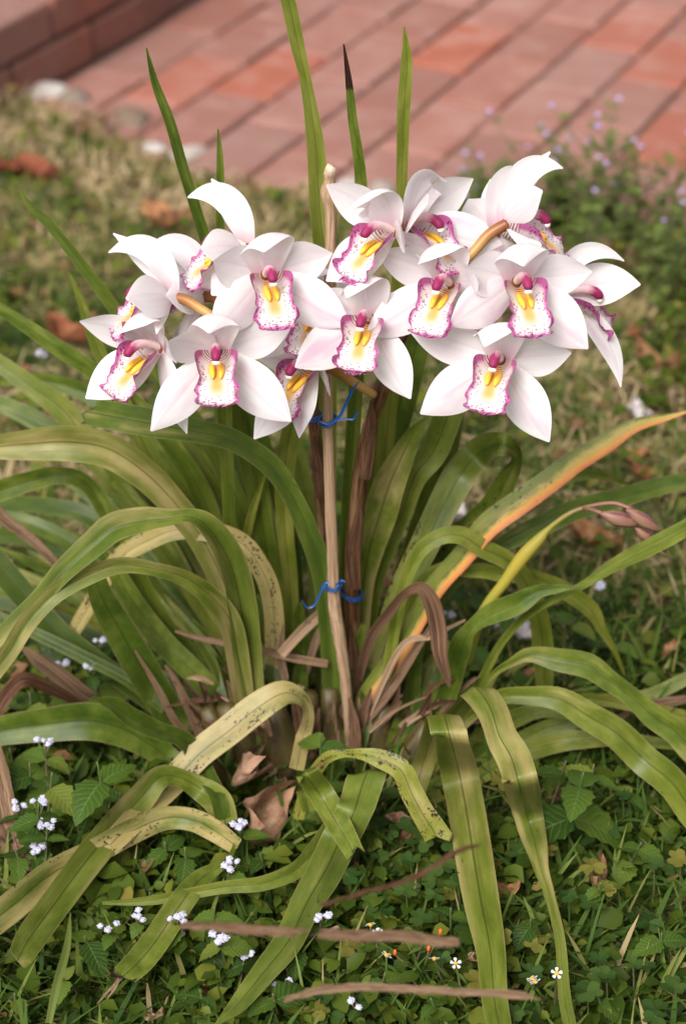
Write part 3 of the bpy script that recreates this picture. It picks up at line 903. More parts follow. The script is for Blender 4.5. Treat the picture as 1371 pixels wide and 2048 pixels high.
# short torn leaf, spotted torn leaf and long leaf in front
LF(-.12, -.22, [(618, 1625, 28), (606, 1570, 36, 0, -.14, 20), (604, 1540, 42, 0, -.16, 24), (614, 1548, 48, 0, -.18, 26), (640, 1590, 54), (672, 1643, 52), (690, 1675, 46), (706, 1705, 40)], .6, .008, tipburn=.02, yellow=.3, spots=.12, dry=.1, n=60)
LF(-.12, -.19, [(595, 1640, 24), (618, 1570, 26), (637, 1533, 26), (662, 1512, 24), (692, 1506, 16), (724, 1508, 24), (762, 1519, 38), (797, 1541, 43), (818, 1580, 46), (841, 1620, 48), (861, 1652, 53), (877, 1679, 56)], .35, .006, yellow=.9, spots=.62, dry=.3, tipburn=.012, n=72)
LF(-.10, -.30, [(722, 1610, 46, 0, -.11, 8), (738, 1550, 66, 0, -.13, 10), (736, 1538, 74, 0, -.15, 14), (722, 1585, 78, 0, -.17, 18), (708, 1625, 72, 0, -.19), (682, 1683, 74), (650, 1740, 72), (613, 1804, 64), (577, 1881, 58), (526, 1947, 48), (475, 2003, 36), (449, 2034, 18), (430, 2052, 6)], .25, yellow=.2, dry=.1, n=70)
LF(-.12, -.2, [(690, 1600, 26), (645, 1671, 30), (610, 1720, 34), (577, 1749, 34), (520, 1767, 30), (440, 1775, 26), (306, 1794, 20), (205, 1806, 6)], .5, yellow=.35, spots=.12, n=50)
LF(-.14, -.28, [(470, 1690, 8), (449, 1722, 14), (398, 1760, 40), (357, 1814, 52), (316, 1876, 56), (276, 1922, 56), (242, 1956, 46)], .2, .008, yellow=.2, dry=.12, spots=.15, tipburn=.04)
for wx, wy in ((194, 2008), (207, 1990), (222, 1975), (214, 1998)):
    strap('torn_fibre', orchid, [(252, 1935, 6), (240, 1958, 6), ((240 + wx) / 2 + 2, (1958 + wy) / 2, 5), (wx, wy, 1.5)], -.29, -.30, 'dead', dict(pale=1.0), zmin=.06)
# shorter inner leaves closing the clump
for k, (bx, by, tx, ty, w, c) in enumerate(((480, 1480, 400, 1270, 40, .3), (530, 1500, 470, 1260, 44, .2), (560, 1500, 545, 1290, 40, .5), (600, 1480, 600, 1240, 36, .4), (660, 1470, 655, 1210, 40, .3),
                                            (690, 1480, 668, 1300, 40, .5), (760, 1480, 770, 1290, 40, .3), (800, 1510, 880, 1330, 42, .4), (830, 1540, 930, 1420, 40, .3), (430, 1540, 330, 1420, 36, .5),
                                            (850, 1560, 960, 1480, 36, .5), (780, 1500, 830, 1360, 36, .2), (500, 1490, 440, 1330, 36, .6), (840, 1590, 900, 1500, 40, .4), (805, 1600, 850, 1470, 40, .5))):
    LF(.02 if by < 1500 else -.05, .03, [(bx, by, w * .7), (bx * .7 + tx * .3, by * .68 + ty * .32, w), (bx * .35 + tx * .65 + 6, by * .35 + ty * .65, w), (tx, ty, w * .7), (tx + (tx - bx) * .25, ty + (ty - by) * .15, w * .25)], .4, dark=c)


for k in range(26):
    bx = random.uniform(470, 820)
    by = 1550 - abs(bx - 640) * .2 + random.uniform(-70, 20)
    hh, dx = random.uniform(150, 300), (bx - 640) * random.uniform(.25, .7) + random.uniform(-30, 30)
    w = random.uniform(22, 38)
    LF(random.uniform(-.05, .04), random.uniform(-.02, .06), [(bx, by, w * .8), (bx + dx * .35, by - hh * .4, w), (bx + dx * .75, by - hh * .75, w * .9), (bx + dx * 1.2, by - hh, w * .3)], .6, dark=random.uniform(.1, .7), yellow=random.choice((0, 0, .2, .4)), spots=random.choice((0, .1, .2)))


def dead_part(Y0, Y1, pts, pale=0.0, fold=.4, wave=.0, **kw):
    return strap('dead_leaf', orchid, pts, Y0, Y1, 'dead', dict(pale=pale), fold=fold, wave=wave, **kw)


dead_part(-.01, -.06, [(716, 1360, 18), (740, 1276, 22), (776, 1229, 22), (812, 1184, 18), (840, 1176, 26), (862, 1206, 34), (876, 1260, 36), (882, 1310, 30), (892, 1352, 16), (899, 1375, 3)], .12, .5, n=50)
dead_part(.0, -.05, [(200, 1440, 14), (155, 1405, 16), (91, 1368, 26), (51, 1357, 30), (22, 1378, 30), (2, 1416, 28), (-20, 1470, 20)], .0, .5, n=40)
dead_part(.02, .0, [(240, 1440, 20), (197, 1408, 28), (164, 1387, 34), (109, 1346, 34), (70, 1315, 26), (45, 1295, 8)], .45, .5)
dead_part(-.03, .03, [(560, 1310, 20), (600, 1265, 22), (649, 1218, 20), (672, 1190, 10)], .9)
dead_part(-.02, .0, [(655, 1328, 16), (590, 1313, 17), (532, 1300, 15), (412, 1278, 12), (350, 1262, 6)], .35)
dead_part(-.01, .0, [(570, 1360, 14), (562, 1310, 16), (566, 1250, 3)], .5)
dead_part(.0, .04, [(600, 1380, 14), (630, 1280, 16), (655, 1235, 4)], .8)
dead_part(-.03, -.02, [(720, 1470, 10), (800, 1300, 14), (860, 1275, 12), (930, 1240, 4)], .9)
dead_part(-.03, -.02, [(760, 1490, 12), (820, 1440, 15), (880, 1405, 12), (930, 1370, 4)], .85)
dead_part(-.03, -.02, [(740, 1510, 12), (790, 1460, 12), (850, 1420, 10)], .7)
dead_part(-.03, -.02, [(730, 1440, 20), (780, 1380, 22), (830, 1310, 18), (870, 1240, 6)], .35)
dead_part(-.03, -.02, [(400, 1500, 16), (350, 1440, 16), (310, 1370, 12), (270, 1300, 5)], .35)
dead_part(-.03, -.02, [(420, 1540, 18), (400, 1470, 20), (360, 1380, 16), (330, 1330, 6)], .3)
# papery bases round the bulbs
for k in range(70):
    x = random.uniform(430, 870)
    y = 1560 - abs(x - 640) * .25 + random.uniform(-60, 50)
    dx, h_ = (x - 640) * .18 + random.uniform(-30, 30), random.uniform(60, 130)
    dead_part(-.05 + random.uniform(-.02, .05), -.03, [(x, y, random.uniform(14, 26)), (x + dx * .5, y - h_ * .5, random.uniform(18, 30)), (x + dx * 1.2, y - h_, 4)], random.choice((.0, .05, .1, .2, .35, .6)), .6, wave=.12)  # mostly low pale values: shadow at the clump's base put into the colour


for k in range(46):
    x = random.choice((random.uniform(700, 900), random.uniform(420, 640)))
    y = 1530 - abs(x - 660) * .2 + random.uniform(-120, 40)
    a = random.uniform(-.2, 1.1) if x > 660 else random.uniform(2.0, 3.3)
    l_ = random.uniform(50, 150)
    dead_part(-.04 + random.uniform(-.03, .05), -.03, [(x, y, random.uniform(5, 12)), (x + l_ * .5 * math.cos(a) + random.uniform(-8, 8), y - l_ * .5 * math.sin(a), random.uniform(6, 14)), (x + l_ * math.cos(a), y - l_ * math.sin(a) + random.uniform(0, 18), 3)], random.choice((.0, .05, .15, .35, .7)), .7, wave=.1)  # tangle coloured dark to paint in the shade low in the clump


# pseudobulbs
def lathe_part(name, base, top, prof, mat, parent, sides=12):
    V, F, uv = tube([base.lerp(top, t) for t, _ in prof], [r for _, r in prof], sides, wob=.06)
    return link_mesh(name, V, F, M[mat], parent, uv=uv)


for px, py, r_, h_, lean in ((520, 1555, .017, .07, -.4), (570, 1560, .018, .075, -.1), (610, 1530, .016, .07, .05), (480, 1540, .014, .06, -.45), (660, 1520, .015, .07, 0), (740, 1530, .015, .06, .2), (800, 1560, .014, .055, .4), (840, 1590, .013, .05, .4), (450, 1600, .012, .05, -.4)):
    b = ground(px, py, .004)
    lathe_part('pseudobulb', b, b + Vector((lean * h_, .1 * h_, h_)), ((0, r_ * .75), (.25, r_), (.5, r_ * .95), (.8, r_ * .62), (1, r_ * .42)), 'bulb', orchid)

# ------------------------------------------------------------------ flower spikes
def px_tube(name, pts, sides, n, mat, parent, wob=0.0):
    P = [at(p[0], p[1], p[3], .0) for p in pts]
    rr = [p[2] / 2 * depth(q) / FPX for p, q in zip(pts, P)]
    V, F, uv = tube(P, rr, sides, n, wob)
    return link_mesh(name, V, F, M[mat], parent, uv=uv)


SPK = .005
px_tube('flower_spike', [(712, 1500, 30, 0), (711, 1420, 31, 0), (706, 1300, 31, .0), (702, 1200, 31, .0), (706, 1100, 34, .0), (717, 980, 33, 0), (730, 890, 29, .0), (750, 820, 29, .0), (768, 765, 32, .0), (790, 700, 26, .01), (822, 645, 22, .015), (872, 590, 20, .02), (925, 540, 18, .03), (965, 540, 14, .035), (1010, 580, 12, .03), (1060, 640, 9, .03), (1110, 690, 6, .03)], 12, 80, 'sheath', orchid, .05)
px_tube('flower_spike', [(664, 1480, 26, .02), (662, 1350, 26, .02), (657, 1200, 26, .02), (650, 1100, 26, .02), (640, 980, 25, .02), (630, 870, 24, .02), (623, 790, 26, .02), (612, 720, 24, .02), (585, 660, 20, .02), (530, 625, 18, .025), (470, 622, 15, .03), (420, 635, 13, .03), (390, 650, 8, .03)], 12, 70, 'sheath', orchid, .05)
# sheath flaps on the spikes
for pts, y0 in ((((730, 960, 22), (738, 890, 26), (744, 830, 16), (741, 800, 3)), -.016), (((712, 1180, 20), (704, 1110, 30), (720, 1040, 20), (716, 1000, 3)), -.017), (((640, 1000, 16), (634, 930, 22), (628, 870, 4)), .004), (((700, 1440, 24), (708, 1330, 26), (700, 1250, 4)), -.016)):
    strap('sheath', orchid, [(a, b, c) for a, b, c in pts], y0, y0 + .003, 'dead', dict(pale=.0), fold=-.5)

# young spike with closed buds
px_tube('bud_spike', [(930, 1330, 22, -.02), (964, 1228, 22, -.02), (1010, 1162, 24, -.02), (1046, 1112, 29, -.02), (1078, 1078, 23, -.02), (1097, 1057, 12, -.02), (1131, 1031, 10, -.02), (1165, 1016, 9, -.02), (1222, 1006, 8, -.025), (1262, 1018, 7, -.03)], 10, 50, 'budstalk', orchid)
for x0, y0, x1, y1, w in ((1200, 1027, 1276, 1049, 31), (1252, 1019, 1319, 1063, 28), (1270, 1057, 1308, 1084, 20), (1308, 1076, 1332, 1106, 14)):
    ts = (0, .12, .3, .55, .8, 1)
    ws = (.25, .55, .9, 1, .7, .12)
    px_tube('bud', [(x0 + (x1 - x0) * t, y0 + (y1 - y0) * t, w * q, -.035) for t, q in zip(ts, ws)], 10, 18, 'bud', orchid, .02)
px_tube('bud_stalk', [(1165, 1016, 7, -.02), (1183, 1019, 8, -.03), (1203, 1027, 10, -.035)], 8, 8, 'bud', orchid)


# ------------------------------------------------------------------ flowers
LTEP = .060


def make_flower(px, py, Y, yaw, pitch, tips, roll=0, pedicel=None, scale=1.0, lip_open=1.0, seed=0):
    """tips: {name: (px, py, k[, width mm])} where k in -1..1 leans the tepal away from / towards the viewer."""
    rs = random.Random(seed)
    C = at(px, py, Y, .05)
    fl = empty('flower', C, orchid)
    mpp = depth(C) / FPX                          # metres per photo pixel here
    Cn = npv(C)
    ya, pi_ = R(yaw), R(pitch)
    A = unit(CXn * math.sin(ya) * math.cos(pi_) + CYn * math.sin(pi_) + CZn * math.cos(ya) * math.cos(pi_))
    up0 = np.array((0., 0., 1.))               # flowers hold themselves upright in the world
    rv_ = unit(np.cross(A, up0))
    up0 = up0 * math.cos(R(roll)) + rv_ * math.sin(R(roll))
    U = unit(up0 - A * np.dot(up0, A))
    S = np.cross(U, A)                            # flower's right as seen from the front
    L = LTEP * scale
    defaults = {'dorsal': (90, 58), 'petal_a': (158, 24), 'petal_b': (22, 24), 'sepal_a': (218, 6), 'sepal_b': (322, 6)}
    for key, (th, el) in defaults.items():
        k = None
        if key in tips:
            t = tips[key]
            dx, dy = (t[0] - px) * mpp, (py - t[1]) * mpp
            r = math.hypot(dx, dy)
            chord = L * .94
            dz = t[2] * math.sqrt(max(0.0, chord ** 2 - r ** 2)) if r < chord else .15 * t[2] * L
            tip = CXn * dx + CYn * dy + CZn * dz
            W = (t[3] / 1000 if len(t) > 3 else (.029 if 'petal' in key else .031)) * scale * (1.07 if len(t) < 6 else 1.0)
        else:
            e = R(el)
            tip = (math.cos(e) * (math.cos(R(th)) * S + math.sin(R(th)) * U) + math.sin(e) * A) * L * .95
            W = .029 * scale
        if len(tips.get(key, ())) > 4:
            bul = tips[key][4]
        else:
            bul = {'d': .30, 'p': .12, 's': -.10}[key[0]]
        chord = np.linalg.norm(tip)
        tn = tip / chord
        radial = tip - A * np.dot(tip, A)
        if np.linalg.norm(radial) < .004:
            radial = U
        radial = unit(radial)
        Aperp = A - tn * np.dot(A, tn)
        if np.linalg.norm(Aperp) < .05:
            Aperp = -radial
        Aperp = unit(Aperp)
        if key == 'dorsal':
            mid = (U * .050 + A * .004) * scale + S * np.dot(tip, S) * .35
        else:
            mid = tip * .5 - Aperp * bul * chord * 1.15
        n, m = 20, 13
        s = np.linspace(0, 1, n)[:, None]
        P = (2 * s * (1 - s)) * mid + s ** 2 * tip
        T = unit(np.gradient(P, axis=0))
        B = np.cross(radial, A)
        B = unit(B - T * np.sum(B * T, 1, keepdims=True))
        N = np.cross(B, T)
        if len(tips.get(key, ())) > 5:              # profile flowers: the blade's width runs this way
            ba = R(tips[key][5])
            B = CXn * math.cos(ba) + CYn * math.sin(ba)
            B = unit(B - T * np.sum(B * T, 1, keepdims=True))
            N = np.cross(B, T)
        sg = np.sign(np.sum(N * A, 1))
        sg = sg[np.argmax(np.abs(np.sum(N * A, 1)))]
        N = N * sg
        tw = rs.uniform(-8, 8)
        ta = np.radians(np.linspace(tw * .4, tw, n))[:, None]
        B, N = B * np.cos(ta) + N * np.sin(ta), N * np.cos(ta) - B * np.sin(ta)
        sv = s[:, 0]
        if key == 'dorsal':
            w = W * 1.04 * np.clip(np.sin(np.pi * np.clip(.13 + .87 * sv, 0, 1) ** 1.05) ** .8, 0, 1)
        else:
            w = W * np.clip(np.sin(np.pi * np.clip(.10 + .90 * sv, 0, 1) ** (1.22 if 's' == key[0] else 1.18)) ** .9, 0, 1)
        w = np.maximum(w, .0012)
        u = np.linspace(-1, 1, m)
        cup = {'d': .42, 'p': .16, 's': -.14}[key[0]] * rs.uniform(.7, 1.3)
        ru = rs.uniform(0, 6)
        prof = cup * u[None] ** 2 + .045 * np.exp(-(u[None] / .13) ** 2) * (1 - sv[:, None]) * (0 if key == 'dorsal' else -1) + .03 * np.abs(u[None]) ** 3 * np.sin(9 * sv[:, None] + ru + 2 * np.sign(u)[None])
        V = P[:, None] + B[:, None] * (u[None, :, None] * w[:, None, None] / 2) + N[:, None] * (prof * w[:, None] / 2)[..., None]
        uv = np.column_stack([np.tile((u + 1) / 2, n), np.repeat(sv, m)])
        o = link_mesh('petal' if key[0] == 'p' else 'sepal', V.reshape(-1, 3), grid_faces(n, m), M['tepal'], fl, uv=uv)
        o['blush'] = {'d': .35, 'p': .3, 's': 1.0}[key[0]] * rs.uniform(.7, 1.25)
    # lip: trough with raised side lobes, ruffled and recurved middle lobe
    n, m = 44, 37
    s = np.linspace(0, 1, n)
    K = [0, .2, .35, .5, .72, .88, 1]
    yy = np.interp(s, K, [-3, -6, -8, -10.5, -17, -23, -27]) / 1000 * scale
    zz = np.interp(s, K, [3, 14, 23, 30, 40, 45, 45]) / 1000 * scale
    ker = np.array([1, 2, 3, 2, 1]) / 9
    sm = lambda a: np.convolve(np.pad(a, 2, 'edge'), ker, 'valid')
    for _ in range(3):
        yy, zz = sm(yy), sm(zz)
    hw = np.interp(s, [0, .12, .25, .36, .50, .66, .80, .91, .97, 1], [5, 9.5, 13.5, 14, 11, 13.5, 14, 11.5, 7, 2]) / 1000 * scale
    rise = np.interp(s, K, [6, 14, 15, 6, 1.0, -1.5, -4]) / 1000 * scale
    hw, rise = sm(hw) * 1.1, sm(sm(rise))
    u = np.linspace(-1, 1, m)
    Tz, Ty = np.gradient(zz), np.gradient(yy)
    ln = np.hypot(Tz, Ty)
    ny_, nz_ = Tz / ln, -Ty / ln                    # normal, up at the throat and forward on the blade
    ang = u * 1.25
    x = hw[:, None] * np.sin(ang)[None] / math.sin(1.25)
    ruf = np.clip((s - .42) / .2, 0, 1)[:, None] * np.abs(u)[None] ** 4 + np.clip((s - .86) / .14, 0, 1)[:, None] * .9
    ph = rs.uniform(0, 6)
    rf = .0029 * scale * ruf * (1.1 * np.sin(20 * s[:, None] + ph + 3 * np.sign(u)[None]) + .6 * np.sin(13 * u[None] + ph) + .5 * np.sin(47 * s[:, None] + 2 * ph))
    rr = rise[:, None] * (u[None] ** 2) + rf
    X = x + .0016 * scale * ruf * np.sin(31 * s[:, None] + ph) * np.sign(u)[None]
    Yl = yy[:, None] + ny_[:, None] * rr
    Zl = zz[:, None] + nz_[:, None] * rr
    V = X[..., None] * S + Yl[..., None] * U + Zl[..., None] * A
    edge = np.maximum(np.abs(u)[None] ** 1.3 * np.ones((n, 1)), np.clip((s[:, None] - .55) / .45, 0, 1) ** 1.6)
    edge = np.where(s[:, None] < .12, edge * .6, edge)
    uv = np.column_stack([np.tile((u + 1) / 2, n), np.repeat(s, m)])
    lip = link_mesh('lip', V.reshape(-1, 3), grid_faces(n, m), M['lip'], fl, uv=uv,
                    attrs={'edge': edge.ravel(), 'along': np.repeat(s, m), 'side': np.tile(u, n)})
    # callus: two yellow keels on the lip
    cv, cf, off = [], [], 0
    for sg in (-1, 1):
        idx = np.linspace(int(.22 * n), int(.50 * n), 9).astype(int)
        pts = [V[i, m // 2 + sg * 3] + (ny_[i] * U + nz_[i] * A) * .0018 * scale for i in idx]
        tv, tf, _ = tube(pts, np.array([.6, 1.3, 1.7, 1.9, 2.0, 2.0, 1.9, 1.5, .6]) / 1000 * scale * 1.15, 7)
        cv.append(tv)
        cf += [tuple(q + off for q in f) for f in tf]
        off += len(tv)
    link_mesh('callus', np.concatenate(cv), cf, M['callus'], fl)
    # column with its cap
    cp = [(0, -1, -1), (0, 4, 6), (0, 8, 14), (0, 9.5, 21), (0, 8.5, 27), (0, 5.5, 31), (0, 4, 32)]
    cr = [3.8, 3.8, 4.1, 4.7, 5.0, 4.4, 2.6]
    loc = lambda q: (q[0] * S + q[1] * U + q[2] * A) / 1000 * scale
    tv, tf, tuv = tube([loc(q) for q in cp], np.array(cr) / 1000 * scale * .74, 12, 22)
    link_mesh('column', tv, tf, M['column'], fl, uv=tuv)
    ev, ef = ellipsoid((0, 0, 0), 3.1, 1.9, 2.2)
    ev = np.array([loc((a, b + 2.6, c + 31.5)) for a, b, c in ev])
    link_mesh('anther_cap', ev, ef, M['anther'], fl)
    # ovary and stalk back to the spike
    if pedicel is None:
        b = -A * .012 - CYn * .004
        e = -A * .030 - CYn * .020
        pts = [A * .002, b, e]
        rad = [.0042, .0038, .0030]
    else:
        ex, ey, eY = pedicel
        e = npv(at(ex, ey, eY)) - Cn
        pts = [A * .003, e * .33 + CYn * .002, e * .66 + CYn * .001, e]
        rad = [.0044, .0040, .0036, .0033]
    tv, tf, tuv = tube(pts, np.array(rad) * scale, 9, 16)
    link_mesh('pedicel', tv, tf, M['pedicel'], fl, uv=tuv)
    return fl


YF = -.05
FLOWERS = [
    # lower arc
    dict(px=320, py=694, Y=YF - .01, yaw=-48, pitch=-22, seed=1, tips=dict(dorsal=(246, 672, .5, 34), petal_a=(160, 643, .2, 28), petal_b=(352, 706, .9, 25), sepal_a=(172, 797, .1, 31), sepal_b=(374, 868, .2, 30))),
    dict(px=433, py=702, Y=YF - .03, yaw=3, pitch=-24, seed=2, tips=dict(dorsal=(426, 676, .75, 34), petal_a=(346, 690, .8, 29), petal_b=(582, 653, .1, 30), sepal_a=(302, 862, .0, 29), sepal_b=(582, 843, .2, 32))),
    dict(px=531, py=548, Y=YF - .01, yaw=13, pitch=-24, seed=3, tips=dict(dorsal=(532, 518, .75, 36), petal_a=(432, 532, .7, 32), petal_b=(664, 508, .2, 31), sepal_a=(424, 670, .2, 32), sepal_b=(700, 652, .2, 32))),
    dict(px=738, py=636, Y=YF - .02, yaw=-14, pitch=-24, seed=4, tips=dict(dorsal=(692, 606, .7, 34), petal_a=(610, 600, .1, 28), petal_b=(850, 615, .1, 28), sepal_a=(590, 735, .2, 31), sepal_b=(820, 798, .2, 28))),
    dict(px=900, py=566, Y=YF - .012, yaw=-24, pitch=-22, seed=5, tips=dict(dorsal=(834, 538, .7, 35), petal_a=(753, 505, .2, 29), petal_b=(948, 575, .9, 27), sepal_a=(730, 672, .3, 30), sepal_b=(930, 650, -.5, 29))),
    dict(px=1032, py=562, Y=YF - .035, yaw=12, pitch=-24, seed=6, tips=dict(dorsal=(1036, 546, .75, 35), petal_a=(925, 545, .6, 31), petal_b=(1182, 543, .1, 30), sepal_a=(898, 652, .2, 32), sepal_b=(1174, 698, .2, 34))),
    dict(px=1000, py=718, Y=YF - .045, yaw=-16, pitch=-22, seed=7, roll=-3, tips=dict(dorsal=(960, 702, .75, 34), petal_a=(820, 664, .2, 30), petal_b=(1138, 708, .4, 30), sepal_a=(840, 828, .2, 32), sepal_b=(1097, 884, .1, 31))),
    # upper arc
    dict(px=786, py=462, Y=YF, yaw=-46, pitch=-20, seed=8, tips=dict(dorsal=(688, 434, .5, 35), petal_a=(652, 370, .0, 31), petal_b=(800, 505, 1, 22), sepal_a=(652, 562, .1, 31), sepal_b=(910, 518, -.1, 16))),
    dict(px=818, py=450, Y=YF + .015, yaw=46, pitch=-16, seed=9, tips=dict(dorsal=(892, 368, .3, 32), petal_b=(946, 356, -.3, 31), petal_a=(848, 430, 1, 29), sepal_b=(1004, 488, -.1, 31), sepal_a=(880, 540, .1, 22))),
    dict(px=1006, py=446, Y=YF + .01, yaw=78, pitch=-8, seed=10, pedicel=(922, 530, -.055), tips=dict(dorsal=(1124, 338, .3, 19, .2, 132), petal_a=(1074, 398, .8, 27, .12, 118), petal_b=(1100, 302, -.4, 15, .1, 140), sepal_a=(1078, 526, .3, 15, -.15, 35), sepal_b=(1112, 470, -.3, 22, .1, 80))),
    dict(px=992, py=462, Y=YF + .05, yaw=85, pitch=-6, seed=11, tips=dict(dorsal=(1040, 372, .2, 26, .2, 140), petal_a=(935, 400, .1, 36, .12, 45), petal_b=(984, 350, -.5, 14, .1, 20), sepal_a=(924, 524, .0, 30, .1, 120), sepal_b=(1040, 560, -.2, 24, .1, 30))),
    dict(px=1112, py=592, Y=YF + .03, yaw=84, pitch=-10, seed=12, tips=dict(dorsal=(1246, 523, .2, 15, .2, 115), petal_a=(1279, 570, .2, 32, .12, 105), petal_b=(1096, 502, -.6, 22, .1, 20), sepal_a=(1240, 774, .1, 17, -.24, 25), sepal_b=(1130, 700, -.3, 22))),
    # profile flowers looking the other way
    dict(px=345, py=592, Y=YF + .0, yaw=-80, pitch=-8, seed=13, pedicel=(428, 634, -.06), tips=dict(dorsal=(219, 507, .35, 19, .2, 56), petal_b=(266, 606, .9, 32, .12, 105), petal_a=(226, 466, -.3, 14, .1, 45), sepal_b=(318, 672, .4, 9, -.1, 0), sepal_a=(290, 650, -.3, 22, .1, 60))),
    dict(px=410, py=592, Y=YF + .03, yaw=-76, pitch=-8, seed=14, pedicel=(455, 616, -.02), tips=dict(dorsal=(292, 503, .35, 20, .2, 56), petal_b=(342, 604, .9, 28, .12, 105), petal_a=(276, 472, -.3, 14, .1, 45), sepal_b=(362, 704, .3, 11, -.1, 0), sepal_a=(342, 672, -.3, 18, .1, 60))),
    dict(px=494, py=496, Y=YF + .02, yaw=-72, pitch=-8, seed=15, tips=dict(dorsal=(376, 396, .35, 20, .2, 52), petal_b=(408, 510, .8, 31, .12, 105), petal_a=(422, 356, -.4, 17, .1, 32), sepal_b=(424, 592, .2, 28, .1, 145), sepal_a=(395, 570, -.2, 24, .1, 120))),
    # half hidden behind the others
    dict(px=636, py=612, Y=YF + .03, yaw=-12, pitch=-22, seed=16, tips=dict(dorsal=(610, 575, .7, 34), petal_a=(520, 590, .1, 30), petal_b=(768, 562, .1, 36), sepal_a=(530, 716, .1, 32), sepal_b=(720, 730, .1, 32))),
    dict(px=632, py=726, Y=YF + .015, yaw=-44, pitch=-26, seed=17, pedicel=(748, 790, -.01), tips=dict(dorsal=(560, 712, .4, 30), petal_a=(505, 705, .1, 28), petal_b=(655, 790, 1, 26), sepal_a=(508, 878, .1, 30), sepal_b=(598, 876, .4, 24, -.2))),
]
for f in FLOWERS:
    make_flower(**f)

# ------------------------------------------------------------------ stake and ties
stake = empty('stake', at(700, 1540, -.03, .0))
tag(stake, 'pale peeled stick pushed upright into the orchid clump', 'stick')
SY = -.028
spts = [(703, 1560, 19), (698, 1460, 20), (690, 1360, 22), (678, 1270, 25), (669, 1215, 27), (667, 1170, 23), (662, 1050, 23), (657, 900, 22), (655, 780, 21), (658, 600, 24), (661, 480, 24), (661, 420, 25), (655, 388, 29), (658, 362, 24), (657, 345, 22)]
P = [at(a, b, SY, -.03) for a, b, _ in spts]
rad = [c / 2 * depth(p) / FPX for (a, b, c), p in zip(spts, P)]
loc0 = stake.location.copy()
V, F, uv = tube([p - loc0 for p in P], rad, 12, 80, .07)
link_mesh('shaft', V, F, M['stick'], stake, uv=uv)
tp = P[-1] - loc0
V, F, uv = tube([tp - Vector((0, 0, .003)), tp + Vector((.001, -.001, .003)), tp + Vector((.002, -.001, .0055))], [rad[-1] * 1.02, rad[-1] * 1.0, rad[-1] * .86], 10, None, .12)
link_mesh('cut_end', V, F, M['cutwood'], stake, uv=uv)


def tie(label, loops, tails):
    t = empty('plant_tie', loops[0][0])
    tag(t, label, 'tie')
    o0 = t.location.copy()
    for c, rx, ry, tilt in loops:
        pts = []
        for k in range(25):
            a = 2 * math.pi * k / 24
            p = c + Vector((rx * math.cos(a), ry * math.sin(a), tilt * math.cos(a) + .0006 * math.sin(5 * a)))
            pts.append(p - o0)
        for off in (0, .0022):
            V, F, uv = tube([p + Vector((0, 0, off)) for p in pts], [.0010] * 25, 6)
            link_mesh('loop', V, F, M['tie'], t, uv=uv)
    for pts in tails:
        V, F, uv = ribbon(pts, SY - .018, SY - .022, fold=.5, n=26, m=5)
        link_mesh('tail', V - npv(o0), F, M['tie'], t, uv=uv)


c1 = at(655, 843, SY)
c1b = at(626, 835, .02)
c1.y = SY
tie('frayed blue plastic tie knotted round the stick under the flowers', [(c1, .0065, .0075, .0015), (c1b, .0062, .0062, .001)],
    [[(668, 843, 4.5), (682, 828, 6.5), (695, 800, 5.9), (706, 778, 5.2), (718, 763, 2.0)], [(668, 840, 4.5), (690, 838, 3.2), (706, 838, 3.9), (712, 828, 3.2), (713, 820, 2.0)], [(640, 842, 3.9), (655, 848, 5.2), (672, 842, 3.9)]])
c2 = at(667, 1172, SY)
c3 = at(702, 1190, .0)
tie('blue plastic tie knotted lower down between stick and brown stem', [(c2, .0066, .0075, .001), (c3, .0088, .0085, -.002)],
    [[(658, 1163, 4.5), (648, 1168, 5.2), (638, 1190, 3.9), (628, 1210, 3.9), (614, 1215, 3.2), (603, 1200, 2.0)], [(672, 1170, 3.9), (682, 1160, 2.6), (690, 1165, 2.0)]])


# ------------------------------------------------------------------ grass and low ground cover (uncountable)
def blades(name, X, Y, L, W, lean, rv, label, z0=None):
    n = len(X)
    az = RNG.uniform(0, 2 * np.pi, n)
    bend = RNG.uniform(.2, 1.1, n)
    k = np.array([0, .4, .75, 1.0])
    el = np.pi / 2 - lean[:, None] - bend[:, None] * k[None]
    seg = np.diff(k, prepend=0)[None] * L[:, None]
    rad = np.cumsum(np.cos(el) * seg, 1)
    zz = np.cumsum(np.sin(el) * seg, 1)
    zb = lawn_z(X, Y) if z0 is None else z0
    zz = np.maximum(zz, .001 + .004 * k[None])
    cx, cy = np.cos(az), np.sin(az)
    wv = np.array([.7, 1, .75, .08])[None] * W[:, None] / 2
    P = np.stack([X[:, None] + cx[:, None] * rad, Y[:, None] + cy[:, None] * rad, zb[:, None] + zz], -1)
    tw = RNG.uniform(-.7, .7, n)
    S = np.stack([-cy * np.cos(tw), cx * np.cos(tw), np.sin(tw)], -1)[:, None]
    V = np.stack([P - S * wv[..., None], P + S * wv[..., None]], 2)          # n,4,2,3
    idx = np.arange(n)[:, None] * 8 + np.arange(3)[None] * 2
    idx = idx.ravel()
    F = np.stack([idx, idx + 1, idx + 3, idx + 2], 1)
    o = link_mesh(name, V.reshape(-1, 3), F, M['grass'], uv=None, attrs={'r': np.repeat(rv, 8), 't': np.tile(np.repeat(k, 2), n)})
    tag(o, label, 'grass', kind='stuff')
    return o


def scatter(n, x0, x1, y0, y1, edge=0.0):
    X, Y = RNG.uniform(x0, x1, n), RNG.uniform(y0, y1, n)
    ok = Y < edge_y(X) - edge
    return X[ok], Y[ok]


def patch(X, Y, f=5.0, s=0.0):
    return np.clip(.5 + .8 * fbm(X * f / 3, Y * f / 3, s), 0, 1)


